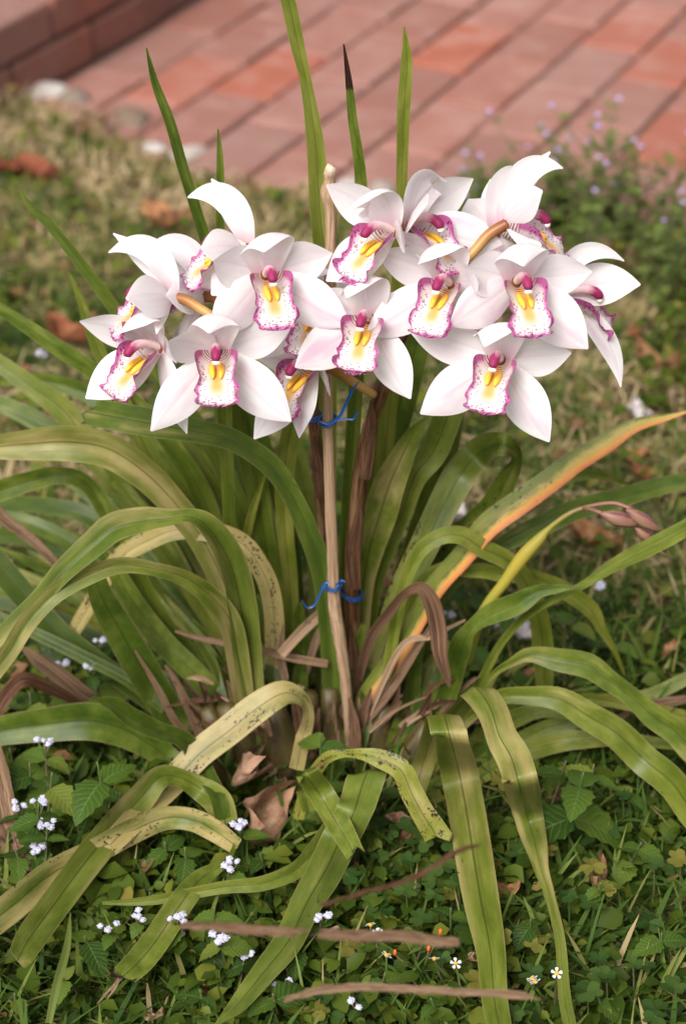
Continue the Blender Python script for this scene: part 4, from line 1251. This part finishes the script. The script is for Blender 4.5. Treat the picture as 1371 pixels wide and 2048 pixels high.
# green and straw-coloured lawn behind the clump
X, Y = scatter(60000, -1.15, 1.35, .05, 1.75, .0)
m_ = np.clip((patch(X, Y, 26, 2) * .6 + patch(X, Y, 9, 4) * .4 - .5) * 1.6 + .50 + RNG.uniform(-.28, .28, len(X)) + np.where(edge_y(X) - Y < .2, .3, 0), 0, 1)
L = RNG.uniform(.015, .048, len(X))
blades('grass', X, Y, L, RNG.uniform(.0014, .0036, len(X)), RNG.uniform(.0, 1.2, len(X)), m_, 'short mown lawn grass mixed with straw behind the orchid')
X, Y = scatter(26000, -1.15, 1.35, .0, 1.75, -.01)
keep = patch(X, Y, 17, 6) + .35 * (edge_y(X) - Y < .25) > .42
X, Y = X[keep], Y[keep]
blades('dry_straw', X, Y, RNG.uniform(.03, .10, len(X)), RNG.uniform(.0012, .0034, len(X)), RNG.uniform(1.2, 1.55, len(X)), RNG.uniform(.66, 1, len(X)), 'flat dry straw lying over the lawn')
X, Y = scatter(26000, -.75, .75, -.62, .2)
blades('foreground_grass', X, Y, RNG.uniform(.02, .07, len(X)), RNG.uniform(.0014, .0050, len(X)), RNG.uniform(.1, 1.2, len(X)), np.clip(RNG.normal(.32, .18, len(X)), 0, .8), 'green grass blades among the low weeds in front of the orchid')


def cover(name, X, Y, size, hmax, rv, label, tilt=.7):
    n = len(X)
    az = RNG.uniform(0, 2 * np.pi, n)
    ti = RNG.uniform(-.2, tilt, n)
    z = lawn_z(X, Y) + RNG.uniform(.004, 1, n) ** 1.3 * hmax
    f = np.stack([np.cos(az) * np.cos(ti), np.sin(az) * np.cos(ti), -np.sin(ti)], -1)
    s = np.stack([-np.sin(az), np.cos(az), np.zeros(n)], -1)
    rl = RNG.uniform(-.6, .6, n)
    up = np.cross(f, s)
    s = s * np.cos(rl)[:, None] + up * np.sin(rl)[:, None]
    up = np.cross(f, s)
    wr = RNG.uniform(.26, .42, n)
    out = np.array([(0, 0, 0), (.28, -.85, .16), (.28, .85, .16), (.62, -1, .2), (.62, 1, .2), (1, 0, -.1), (.30, 0, .03), (.64, 0, .02)])
    C = np.stack([X, Y, z], -1)
    V = C[:, None] + f[:, None] * (out[None, :, 0] * size[:, None])[..., None] + s[:, None] * (out[None, :, 1] * (size * wr)[:, None])[..., None] + up[:, None] * (out[None, :, 2] * (size * .8)[:, None])[..., None]
    b = np.arange(n) * 8
    F = np.concatenate([np.stack([b + q for q in f_], 1) for f_ in ((0, 6, 1), (0, 2, 6), (1, 6, 7), (1, 7, 3), (6, 2, 4), (6, 4, 7), (3, 7, 5), (7, 4, 5))])
    o = link_mesh(name, V.reshape(-1, 3), F, M['cover'], attrs={'r': np.repeat(rv, 8)})
    tag(o, label, 'weeds', kind='stuff')
    return o


X, Y = scatter(40000, -.72, .72, -.62, .12)
nz = patch(X, Y, 9, 5)
keep = (patch(X, Y, 21, 3) > .26) | (RNG.uniform(0, 1, len(X)) > .75)
X, Y, nz = X[keep], Y[keep], nz[keep]
cover('low_weeds', X, Y, RNG.uniform(.09, 1, len(X)) ** 1.8 * .021 + .003, .022 + .026 * nz, np.clip(RNG.normal(.46, .22, len(X)) + .25 * (nz - .5), 0, .86) + (RNG.uniform(0, 1, len(X)) > .97) * RNG.uniform(.3, .6, len(X)), 'dense low green weeds carpeting the soil in front')
X, Y = scatter(17000, -1.1, 1.3, .15, 1.6, .03)
keep = patch(X, Y, 30, 8) > .42
X, Y = X[keep], Y[keep]
cover('lawn_weeds', X, Y, RNG.uniform(.006, .022, len(X)), np.full(len(X), .03), np.clip(RNG.normal(.72, .22, len(X)), 0, 1), 'small broad-leaved weeds scattered through the back lawn')
X, Y = RNG.uniform(.30, 1.25, 7500), RNG.uniform(.52, 1.14, 7500)
ok = (Y < edge_y(X) + .01) & (X > .34 + .25 * np.sin(Y * 9) * .2 + (1.14 - Y) * .35 * 0)
X, Y = X[ok], Y[ok]
cover('bushy_ground_cover', X, Y, RNG.uniform(.007, .02, len(X)), .03 + .06 * patch(X, Y, 7, 1), np.clip(RNG.normal(.66, .2, len(X)), 0, .9), 'green leafy growth massed along the paving edge')


# ------------------------------------------------------------------ weeds one can count
def leaf_mesh(name, L, W, droop, mat, serr=.09, n=11, m=7, cup=.18, seed=0, prof=(.62, 1.25)):
    r = np.random.default_rng(seed)
    s = np.linspace(0, 1, n)
    w = W * np.sin(np.pi * np.clip(s, 0, 1) ** prof[0]) ** .85 * (1 + serr * np.where(np.arange(n) % 2, 1, -1))
    w[0], w[-1] = W * .06, W * .02
    u = np.linspace(-1, 1, m)
    el = -droop * s
    seg = np.full(n, L / (n - 1))
    seg[0] = 0
    x = np.cumsum(np.cos(el) * seg)
    z = np.cumsum(np.sin(el) * seg)
    V = np.stack([np.repeat(x[:, None], m, 1), u[None] * w[:, None] / 2, z[:, None] + cup * np.abs(u)[None] * w[:, None] / 2 + r.normal(0, .008 * L, (n, m)) * .5], -1)
    uv = np.column_stack([np.tile((u + 1) / 2, n), np.repeat(s, m)])
    o = link_mesh(name, V.reshape(-1, 3), grid_faces(n, m), M[mat], uv=uv)
    me = o.data
    bpy.data.objects.remove(o)
    return me


WLEAF = [leaf_mesh('leaf', 1, .62 + .06 * (k % 3), .5 + .25 * (k % 3), 'weed', .10, seed=k) for k in range(5)]
NLEAF = [leaf_mesh('leaf', 1, .30, .5 + .3 * k, 'weed', .05, seed=9 + k) for k in range(3)]


def tuft_mesh(seed):
    r = random.Random(seed)
    V, F = [], []
    for k in range(46):
        d = Vector((r.gauss(0, 1), r.gauss(0, 1), abs(r.gauss(0, 1)) * 1.1 + .05)).normalized()
        s = d.orthogonal().normalized()
        t = d.cross(s)
        a = r.uniform(0, 6)
        s = s * math.cos(a) + t * math.sin(a)
        b = len(V)
        V += [d * .25, d * .8 + s * .16, d * r.uniform(.95, 1.15), d * .8 - s * .16]
        F.append((b, b + 1, b + 2, b + 3))
    ev, ef = ellipsoid((0, 0, .1), .68, .68, .62, 8, 6)
    b = len(V)
    V += [Vector(q) for q in ev]
    F += [tuple(q + b for q in f) for f in ef]
    me = bpy.data.meshes.new('flower_tuft')
    me.from_pydata([tuple(v) for v in V], [], F)
    me.materials.append(M['tuft'])
    return me


TUFT = [tuft_mesh(k) for k in range(3)]


def weed(root, h, nodes, leaf, tufts, label, group, r, name='flowering_weed', lean=(0, 0), leaves=WLEAF, cat='weed', tuftmesh=None, tr=.0034, narrow=False):
    w = empty(name, root)
    tag(w, label, cat, group)
    top = Vector((lean[0], lean[1], h))
    bend = Vector((r.uniform(-.01, .01), r.uniform(-.01, .01), 0))
    path = [Vector((0, 0, -.005)), top * .35 + bend, top * .7 + bend * .5, top]
    V, F, uv = tube(path, [.0014, .0012, .0010, .0007], 6, 12)
    link_mesh('stem', V, F, M['wstem'], w, uv=uv)
    a0 = r.uniform(0, 6)
    for k in range(nodes):
        t = .25 + .6 * k / max(1, nodes - 1)
        p = path[0].lerp(top, t) + bend * (1 - abs(2 * t - 1)) * .8
        for sgn in (0, math.pi):
            a = a0 + k * 1.5 + sgn + r.uniform(-.3, .3)
            s = leaf * r.uniform(.7, 1.15) * (1.1 - .45 * t)
            o = link('leaf', r.choice(leaves), w)
            o.location = p
            o.scale = (s, s, s)
            o.rotation_euler = (r.uniform(-.2, .2), r.uniform(-.35, .15), a)
    tm = tuftmesh or TUFT
    for k in range(tufts):
        a = r.uniform(0, 6.3)
        rr = .0 if tufts == 1 else r.uniform(.3, 1) * tr * 1.9
        q = top + Vector((rr * math.cos(a), rr * math.sin(a), r.uniform(-.2, .9) * tr))
        o = link('flower_tuft', r.choice(tm), w)
        o.location = q
        s = tr * r.uniform(.7, 1.1)
        o.scale = (s, s, s)
        o.rotation_euler = (r.uniform(-.5, .5), r.uniform(-.5, .5), r.uniform(0, 6))
        if tufts > 1:
            b = top * .88
            V, F, uv = tube([b, (b + q) / 2 + Vector((0, 0, -.001)), q], [.0006, .0005, .0005], 5)
            link_mesh('flower_stalk', V, F, M['wstem'], w, uv=uv)
    return w


rw = random.Random(21)


def zone(px, py):
    if py < 1100 and 540 < px < 800:
        return 'seen between the flower stems'
    if px > 850 and py < 1370:
        return 'on the lawn under the orange-edged leaf'
    if px < 430 and py < 1430:
        return 'in the shade beside the brown arching dead leaves'
    if px < 460 and py < 1720:
        return 'near the broad brown dead strap leaf'
    if px < 460:
        return 'round the frayed broken leaf tip'
    if px < 700:
        return 'beside the long drooping leaf below the bulbs'
    if px < 940:
        return 'between the spotted torn leaf and wide hanging leaf'
    if px < 1100:
        return 'between the two hanging leaves'
    return 'beyond the narrow hanging leaf under the arching leaves'




def root_for(px, py, h):
    p = ground(px, py, h)
    return Vector((p.x, p.y, float(lawn_z(np.array(p.x), np.array(p.y)))))


G1 = 'white-tufted weeds round the foot of the orchid'
for px, py, h, lf, tf, txt in (
        (78, 1612, .10, .034, 6, 'lavender-white tufted weed beside the brown dead strip leaf'), (95, 1655, .08, .03, 5, None), (72, 1702, .06, .03, 4, None),
        (482, 1658, .07, .030, 6, 'bright white tufted weed in front of the crumpled brown leaf'), (462, 1738, .06, .030, 6, None), (437, 1885, .07, .036, 7, 'lilac tufted weed with a pale top leaf beside the broken leaf tip'),
        (490, 1916, .05, .026, 7, 'white tufted weed close against the long drooping leaf'), (276, 1838, .05, .028, 4, None), (220, 1862, .05, .028, 3, None), (355, 1842, .065, .028, 5, None),
        (645, 1846, .05, .024, 4, None), (752, 1888, .05, .024, 4, None), (712, 2022, .05, .024, 2, None), (352, 1880, .04, .028, 3, None), (178, 1336, .08, .032, 5, None), (122, 1332, .07, .03, 3, None),
        (90, 1495, .10, .036, 4, None), (890, 1248, .07, .03, 4, None), (1190, 1192, .07, .028, 5, 'small lilac tufted weed on the lawn under the arching leaf'), (85, 728, .05, .026, 3, 'pale tufted weed alone on the lawn near a red fallen leaf'),
        (200, 1290, .08, .03, 2, None), (40, 1620, .07, .03, 3, None), (560, 1975, .04, .026, 2, None), (240, 1270, .07, .03, 2, None), (880, 1330, .06, .03, 2, None)):
    weed(root_for(px, py, h), h, 3, lf, tf, txt or ('white-tufted weed ' if tf > 3 else 'sparsely tufted white weed ') + zone(px, py), G1 if txt is None else 'white-tufted weeds singled out by what they stand beside', rw)

# leafy weeds without flowers
G2 = 'leafy weeds in the undergrowth'
for px, py, h, lf, nd, txt in (
        (195, 1530, .12, .052, 2, None), (105, 1550, .10, .055, 2, None), (170, 1880, .05, .06, 2, 'broad serrated weed beside a lone upright grass blade'), (430, 1820, .09, .03, 3, None), (640, 1470, .085, .05, 2, 'green toothed weed sprouting at the foot of the stick'),
        (1165, 1560, .10, .055, 3, 'large-leaved weed below the arching leaves on the shady side'), (1130, 1535, .09, .035, 2, None), (1185, 1545, .09, .035, 2, None), (700, 1560, .05, .04, 2, None), (545, 2000, .05, .045, 2, None), (240, 1590, .06, .045, 2, None),
        (150, 1600, .07, .045, 3, None), (60, 1530, .08, .045, 3, None), (30, 1700, .06, .04, 2, None), (330, 1690, .05, .036, 2, None), (370, 1700, .06, .036, 2, None), (300, 1790, .05, .036, 2, None), (560, 1690, .05, .036, 3, None),
        (520, 1710, .05, .03, 2, None), (590, 1760, .04, .03, 2, None), (880, 1240, .08, .05, 3, None), (950, 1290, .07, .045, 3, None), (1010, 1230, .06, .04, 2, None), (1150, 1250, .05, .04, 2, None), (1230, 1290, .05, .05, 2, None),
        (930, 1190, .07, .045, 2, None), (640, 950, .10, .05, 3, None), (690, 1010, .09, .045, 3, None), (600, 880, .10, .05, 2, None), (300, 1900, .05, .04, 2, None), (600, 1900, .05, .036, 2, None), (770, 1960, .05, .036, 3, None), (900, 1830, .05, .03, 2, None),
        (1060, 1850, .05, .03, 2, None), (1200, 1780, .05, .03, 3, None), (1280, 1700, .05, .036, 3, None), (1320, 1880, .05, .036, 2, None), (1180, 1960, .05, .03, 3, None), (1330, 1560, .05, .036, 2, None), (1250, 1600, .05, .03, 2, None),
        (30, 1990, .04, .03, 2, None), (120, 1960, .04, .03, 2, None), (400, 1990, .05, .03, 3, None), (640, 2010, .05, .03, 2, None), (860, 2010, .05, .03, 3, None), (60, 1390, .08, .045, 3, None), (20, 1500, .08, .045, 2, None), (250, 1330, .08, .04, 2, None), (330, 1540, .06, .04, 2, None)):
    weed(root_for(px, py, h), h, nd, lf, 0, txt or ('large-leaved green weed ' if lf > .04 else 'small-leaved green weed ') + zone(px, py), G2 if txt is None else 'leafy weeds singled out by what they grow beside', rw, name='leafy_weed')


# tiny white daisies
def daisy_meshes():
    V, F = [], []
    for k in range(5):
        a = 2 * math.pi * k / 5
        c, s = math.cos(a), math.sin(a)
        b = len(V)
        for r_, w in ((.35, .10), (.75, .30), (1.0, .22)):
            for q in (-1, 1):
                V.append((c * r_ - s * w * q, s * r_ + c * w * q, .12 * r_))
        F += [(b, b + 1, b + 3, b + 2), (b + 2, b + 3, b + 5, b + 4)]
    me = bpy.data.meshes.new('rays')
    me.from_pydata(V, [], F)
    me.materials.append(M['ray'])
    ev, ef = ellipsoid((0, 0, .05), .42, .42, .28, 8, 6)
    m2 = bpy.data.meshes.new('disc')
    m2.from_pydata([tuple(v) for v in ev], [], ef)
    m2.materials.append(M['disc'])
    return me, m2


RAY, DISC = daisy_meshes()
for px, py in ((772, 1925), (755, 1880), (910, 1940), (868, 1931), (1062, 1972), (1111, 1961), (740, 1862), (1068, 1978)):
    h = .055
    d = weed(root_for(px, py, h), h, 3, .016, 0, 'tiny yellow-centred white daisy ' + zone(px, py), 'tiny daisies in the weeds', rw, name='daisy', cat='daisy', leaves=NLEAF)
    hd = empty('flower_head', (0, 0, h), d)
    for me in (RAY, DISC):
        o = link('rays' if me is RAY else 'disc', me, hd)
        o.scale = (.0042,) * 3
        o.rotation_euler = (.55, 0, rw.uniform(0, 6))
d = weed(root_for(845, 1915, .05), .06, 3, .018, 0, 'thin reddish weed tipped with small orange buds', None, rw, name='orange_budded_weed', leaves=NLEAF)
for dx, dz in ((-.014, .062), (.012, .066), (.004, .05), (-.02, .046), (.018, .042)):
    V, F, uv = tube([(0, 0, .03), (dx * .5, 0, dz * .75), (dx, 0, dz)], [.0006, .0005, .0005], 5)
    link_mesh('flower_stalk', V, F, M['wstem'], d, uv=uv)
    ev, ef = ellipsoid((dx, 0, dz + .002), .0016, .0016, .003, 7, 5)
    link_mesh('bud', ev, ef, M['obud'], d)


# clovers
def clover_proto():
    a = np.linspace(0, 2 * np.pi, 15)[:-1]
    pts = []
    for t in a:
        x = .5 - .5 * math.cos(t)
        y = .62 * math.sin(t) * (math.sin(t / 2) ** .35 if math.sin(t / 2) > 0 else 0)
        if abs(t - math.pi) < .3:
            x -= .2
        pts.append((x, y, .12 * abs(y)))
    V = [(.45, 0, -.02)] + pts
    F = [(0, k + 1, (k + 1) % len(pts) + 1) for k in range(len(pts))]
    me = bpy.data.meshes.new('leaflet')
    me.from_pydata(V, [], F)
    me.materials.append(M['clover'])
    return me


CLOV = clover_proto()
V, F, uv = tube([(0, 0, -.3), (.05, .02, .4), (0, 0, 1)], [.02, .018, .014], 5, 7)
_o = link_mesh('stalk', V, F, M['wstem'], uv=uv)
CSTALK = _o.data
bpy.data.objects.remove(_o)
cl_spots = [(780, 1668), (838, 1690), (735, 1645), (800, 1640), (860, 1660), (760, 1720), (820, 1730), (880, 1740), (700, 1760), (745, 1790), (810, 1790), (870, 1800), (690, 1820), (840, 1850), (760, 1830), (910, 1770), (920, 1860), (690, 1720), (900, 1690), (780, 1750)]
while len(cl_spots) < 110:
    x, y = rw.uniform(620, 1371), rw.uniform(1560, 2048)
    cl_spots.append((x, y))
for k, (px, py) in enumerate(cl_spots):
    h = rw.uniform(.022, .05)
    yel = 1.0 if (k > 20 and rw.random() < .16) else 0.0
    c = empty('clover', root_for(px, py, h))
    tag(c, ('yellowing clover ' if yel else 'green clover ') + zone(px, py), 'clover', 'yellowed clovers in the undergrowth' if yel else 'green clovers in the undergrowth')
    st = link('stalk', CSTALK, c)
    st.scale = (h, h, h)
    a0 = rw.uniform(0, 6)
    s = rw.uniform(.0075, .0125)
    tx, ty = rw.uniform(-.3, .45), rw.uniform(-.35, .35)
    for q in range(3):
        o = link('leaflet', CLOV, c)
        o.location = (0, 0, h)
        o.scale = (s, s, s)
        o.rotation_euler = (tx, ty, a0 + q * 2.094)
        o['yellow'] = yel

# purple-flowered airy weeds along the paving
FL5 = []
for k in range(2):
    ev, ef = ellipsoid((0, 0, 0), 1, 1, .6, 7, 5, .25, k)
    me = bpy.data.meshes.new('floret')
    me.from_pydata([tuple(v) for v in ev], [], ef)
    me.materials.append(M['purple'])
    FL5.append(me)
SMALL = [leaf_mesh('leaf', 1, .5, .4, 'airy', .0, n=6, m=3, seed=40 + k) for k in range(3)]
for k in range(34):
    px = rw.uniform(870, 1480)
    py = 452 + (px - 900) * .085 + rw.uniform(-34, 45) + (rw.random() < .3) * rw.uniform(20, 130) * (px > 1100)
    h = rw.uniform(.06, .145) * (1.0 + .35 * (px > 1080))
    w = empty('purple_weed', ground(px, py, .0))
    tag(w, ('taller ' if h > .10 else 'short ') + 'airy purple-flowered weed at the paving edge ' + ('behind the upper flowers' if px < 1110 else 'beyond the side-facing flowers'), 'weed', 'purple-flowered weeds along the paving edge')
    for b in range(rw.randint(3, 5)):
        a = rw.uniform(0, 6.3)
        e = Vector((math.cos(a) * h * rw.uniform(.1, .5), math.sin(a) * h * rw.uniform(.1, .45), h * rw.uniform(.65, 1)))
        path = [Vector((0, 0, -.01)), Vector((e.x * .3, e.y * .3, e.z * .5)), e]
        V, F, uv = tube(path, [.0012, .0009, .0005], 5, 7)
        link_mesh('stem', V, F, M['wstem'], w, uv=uv)
        for q in range(11):
            t = .15 + .85 * q / 11
            p = path[0].lerp(path[1], min(1, t * 2)) if t < .5 else path[1].lerp(path[2], t * 2 - 1)
            o = link('leaf', rw.choice(SMALL), w)
            o.location = p
            s = rw.uniform(.014, .030) * (1.15 - .5 * t)
            o.scale = (s, s, s)
            o.rotation_euler = (rw.uniform(-.4, .4), rw.uniform(-.6, .2), rw.uniform(0, 6.3))
        if rw.random() < .26:
            o = link('floret', rw.choice(FL5), w)
            o.location = e + Vector((0, 0, .003))
            s = rw.uniform(.0026, .0042)
            o.scale = (s, s, s)


# ------------------------------------------------------------------ litter: dry leaves, petals, stones, dead strips
def crumple(name, px, py, L, W, label, mat='dry', az=0.0, curl=.5, z=.02, seed=0, tilt=(0, 0), group=None, cat='dry leaf', **props):
    r = np.random.default_rng(seed)
    n, m = 15, 9
    s, u = np.linspace(0, 1, n), np.linspace(-1, 1, m)
    w = W * np.sin(np.pi * np.clip(s * .96 + .03, 0, 1) ** .85) ** .7 * (1 + .08 * r.uniform(-1, 1, n))
    x = (s - .5) * L
    ph = r.uniform(0, 6, 4)
    Z = curl * W * (.5 * u[None] ** 2 + .35 * ((s - .5) * 2)[:, None] ** 2) + .09 * W * (np.sin(7 * s[:, None] + 3 * u[None] + ph[0]) + np.sin(5 * u[None] - 6 * s[:, None] + ph[1]) + .5 * np.sin(15 * s[:, None] + ph[2]))
    V = np.stack([np.repeat(x[:, None], m, 1) * (1 - .08 * curl), u[None] * w[:, None] / 2 * (1 - .25 * curl), Z], -1).reshape(-1, 3)
    uv = np.column_stack([np.tile((u + 1) / 2, n), np.repeat(s, m)])
    o = link_mesh(name, V, grid_faces(n, m), M[mat], uv=uv)
    o.location = ground(px, py, z)
    o.rotation_euler = (tilt[0], tilt[1], az)
    for k in ('red', 'pale'):
        o[k] = float(props.get(k, 0))
    tag(o, label, cat, group)
    return o


DL = [
    (318, 440, .065, .036, 'large orange-brown fallen leaf on the lawn behind the profile flower', -.9, dict(), .035), (356, 448, .055, .03, 'smaller tan fallen leaf overlapping the large orange-brown one', .4, dict(pale=.3), .03),
    (135, 682, .06, .032, 'curled red-orange fallen leaf on the lawn near the pale tufted weed', -.5, dict(red=.6), .025), (28, 340, .065, .038, 'dark red fallen leaf lying in the straw', .2, dict(red=1.), .025), (75, 352, .07, .035, 'broad dull red fallen leaf beside the dark red one', -.4, dict(red=.8), .025),
    (1310, 737, .06, .028, 'long tan fallen leaf alone on the open lawn', -.6, dict(pale=.25), .02), (1262, 916, .035, .02, 'small orange fallen leaf above the long green leaf', .1, dict(), .018), (1186, 1084, .06, .026, 'curled orange leaf lying beneath the pink buds', -.45, dict(), .022),
    (470, 1560, .075, .034, 'crumpled pinkish brown leaf standing against the bulbs', 1.7, dict(pale=.7), .045), (512, 1642, .075, .046, 'big crumpled brown leaf below the bulbs behind white tufts', 1.3, dict(pale=.55), .035),
    (1115, 1600, .03, .02, 'small brown withered leaf under the large-leaved weed', .5, dict(pale=.3), .02), (1190, 1770, .04, .018, 'withered brown leaf hanging in the clover patch', 1.4, dict(pale=.3), .03), (1000, 1790, .03, .02, 'yellow-brown dead leaf between the two hanging leaves', .3, dict(), .03),
    (450, 1995, .04, .022, 'rust brown leaf under the tip of the long drooping leaf', .2, dict(red=.5), .015), (760, 1000, .03, .02, 'tan leaf scrap seen between the stems', .2, dict(), .02),
]
for k, (px, py, L_, W_, lab, az, pr, z) in enumerate(DL):
    crumple('dry_leaf', px, py, L_, W_, lab, az=az, z=z, seed=k, curl=.6 + .3 * (k % 3), tilt=((.9 if 'standing' in lab or 'big crumpled' in lab else .15), (.5 if 'standing' in lab else .1)), **pr)
rl = random.Random(5)
for k in range(70):
    x, y = rl.uniform(-.95, 1.15), rl.uniform(.1, 1.45)
    if y > float(edge_y(x)) - .02 or (abs(x) < .25 and y < .35):
        continue
    p = Vector((x, y, .02))
    q = cam_px(p)
    crumple('dry_leaf', q[0], q[1], rl.uniform(.018, .045), rl.uniform(.010, .024), ('pale ' if k % 3 == 1 else 'reddish ' if k % 3 == 2 else 'tan ') + 'leaf scrap on the lawn ' + ('towards the brick step' if x < 0 else 'towards the purple-flowered weeds'), az=rl.uniform(0, 6), z=.018, seed=100 + k, curl=rl.uniform(.3, 1), tilt=(rl.uniform(-.3, .3), rl.uniform(-.3, .3)), group='leaf scraps on the lawn', red=.6 * (k % 3 == 2), pale=.8 * (k % 3 == 1))
for k in range(46):
    x, y = rl.uniform(-.4, .42), rl.uniform(-.36, .12)
    q = cam_px(Vector((x, y, .03)))
    crumple('dry_leaf', q[0], q[1], rl.uniform(.012, .035), rl.uniform(.006, .015), 'small withered brown scrap ' + zone(*q), az=rl.uniform(0, 6), z=rl.uniform(.02, .04), seed=300 + k, curl=rl.uniform(.6, 1.4), tilt=(rl.uniform(-.6, .6), rl.uniform(-.6, .6)), group='withered scraps in the front weeds', red=rl.choice((0, .3)), pale=rl.choice((.2, .6, .9)))
for px, py, L_, W_, lab in ((1272, 828, .045, .026, 'white fallen petal on the lawn beyond the orange-edged leaf'), (908, 1028, .03, .024, 'white fallen petal seen beside the folded spotted leaf'), (1050, 1265, .035, .028, 'pink fallen petal below the curled green leaf'), (1015, 1258, .03, .022, 'pale pink petal lying next to the larger pink one')):
    crumple('fallen_petal', px, py, L_, W_, lab, 'petal', rl.uniform(0, 3), .5, .03, 60, (.35, .1), cat='petal')
for k, (px, py, r_, pale, lab) in enumerate(((92, 190, (.042, .024, .018), .75, 'white rounded stone at the corner of the brick step'), (35, 200, (.03, .02, .016), .2, 'brown stone next to the white one in the grass'), (312, 300, (.022, .016, .011), .9, 'small white stone at the lawn edge by the paving'),
                                       (372, 312, (.036, .018, .011), .5, 'flat pale stone half buried along the lawn edge'), (262, 245, (.042, .024, .018), 0, 'dark clod of earth on the paving edge'), (700, 372, (.022, .016, .010), .5, 'grey pebble at the paving edge behind the black leaf tip'), (765, 385, (.03, .018, .012), .3, 'brownish stone at the paving edge behind the upright leaves'), (150, 205, (.03, .02, .02), .1, 'small dark stone beside the white one'))):
    ev, ef = ellipsoid((0, 0, 0), *r_, 14, 10, .0, k)
    ev = ev * (1 + .16 * np.sin(ev[:, :1] * 90 + k) * np.cos(ev[:, 1:2] * 75 + 2 * k) + .10 * np.sin(ev[:, 2:3] * 170 + ev[:, :1] * 130))
    o = link_mesh('stone', ev, ef, M['stone'])
    o.location = ground(px, py, -.004)
    o.rotation_euler = (0, 0, k * 1.3)
    o['pale'] = float(pale)
    tag(o, lab, 'stone')


def litter_strip(pts, Y0, Y1, label, pale, fold=.45, name='dead_strap_leaf', wave=.06, **kw):
    V, F, uv = ribbon(pts, Y0, Y1, fold=fold, seed=len(label), wave=wave, torn=.006, **kw)
    base = V[:9].mean(0)
    V = V + np.random.default_rng(len(label)).normal(0, .00035, V.shape)
    o = link_mesh(name, V - base, F, M['dead'], uv=uv)
    o.location = base
    o['pale'] = pale
    return tag(o, label, 'dead leaf')


litter_strip([(60, 1790, 30), (44, 1742, 48), (18, 1651, 54), (0, 1560, 50), (-20, 1480, 36)], -.2, -.12, 'broad brown dead strap leaf slanting down into the weeds', .35)
litter_strip([(636, 1868, 19), (700, 1871, 22), (800, 1876, 23), (870, 1881, 22), (918, 1884, 17)], -.5, -.5, 'flat brown dead strip lying below the spotted torn leaf', .35, zmin=.015)
litter_strip([(568, 2002, 11), (640, 1986, 16), (720, 1976, 16), (800, 1974, 16), (900, 1980, 15), (1000, 1988, 16), (1070, 1994, 11)], -.5, -.5, 'long brown dead strip crossing under the hanging leaves', .5, zmin=.015)
litter_strip([(362, 1850, 14), (440, 1855, 19), (540, 1861, 20), (600, 1864, 14)], -.5, -.5, 'short brown dead strip behind the lilac tufts', .3, zmin=.015)
litter_strip([(640, 1812, 7), (720, 1782, 9), (824, 1753, 9), (911, 1712, 9), (960, 1690, 4)], -.5, -.5, 'thin dark brown stalk curving through the clovers', .0, zmin=.015)
litter_strip([(1180, 1480, 8), (1260, 1420, 16), (1330, 1405, 20), (1400, 1395, 14)], -.02, .0, 'reddish brown dead leaf beneath the arching leaves', .3)
litter_strip([(-30, 1000, 24), (20, 1045, 24), (60, 1080, 23), (105, 1120, 16), (140, 1150, 5)], .05, .05, 'dry woody stalk with old bracts among the leaves', .6, name='dead_flower_stalk', fold=.9)
V, F, uv = ribbon([(98, 2046, 13), (116, 1970, 17), (132, 1890, 15), (141, 1825, 2)], -.36, -.37, fold=.5, zmin=.05)
o = link_mesh('grass_blade', V - V[:9].mean(0), F, M['airy'], uv=uv)
o.location = V[:9].mean(0)
tag(o, 'tall pale green grass blade standing beside the frayed leaf tip', 'grass blade')
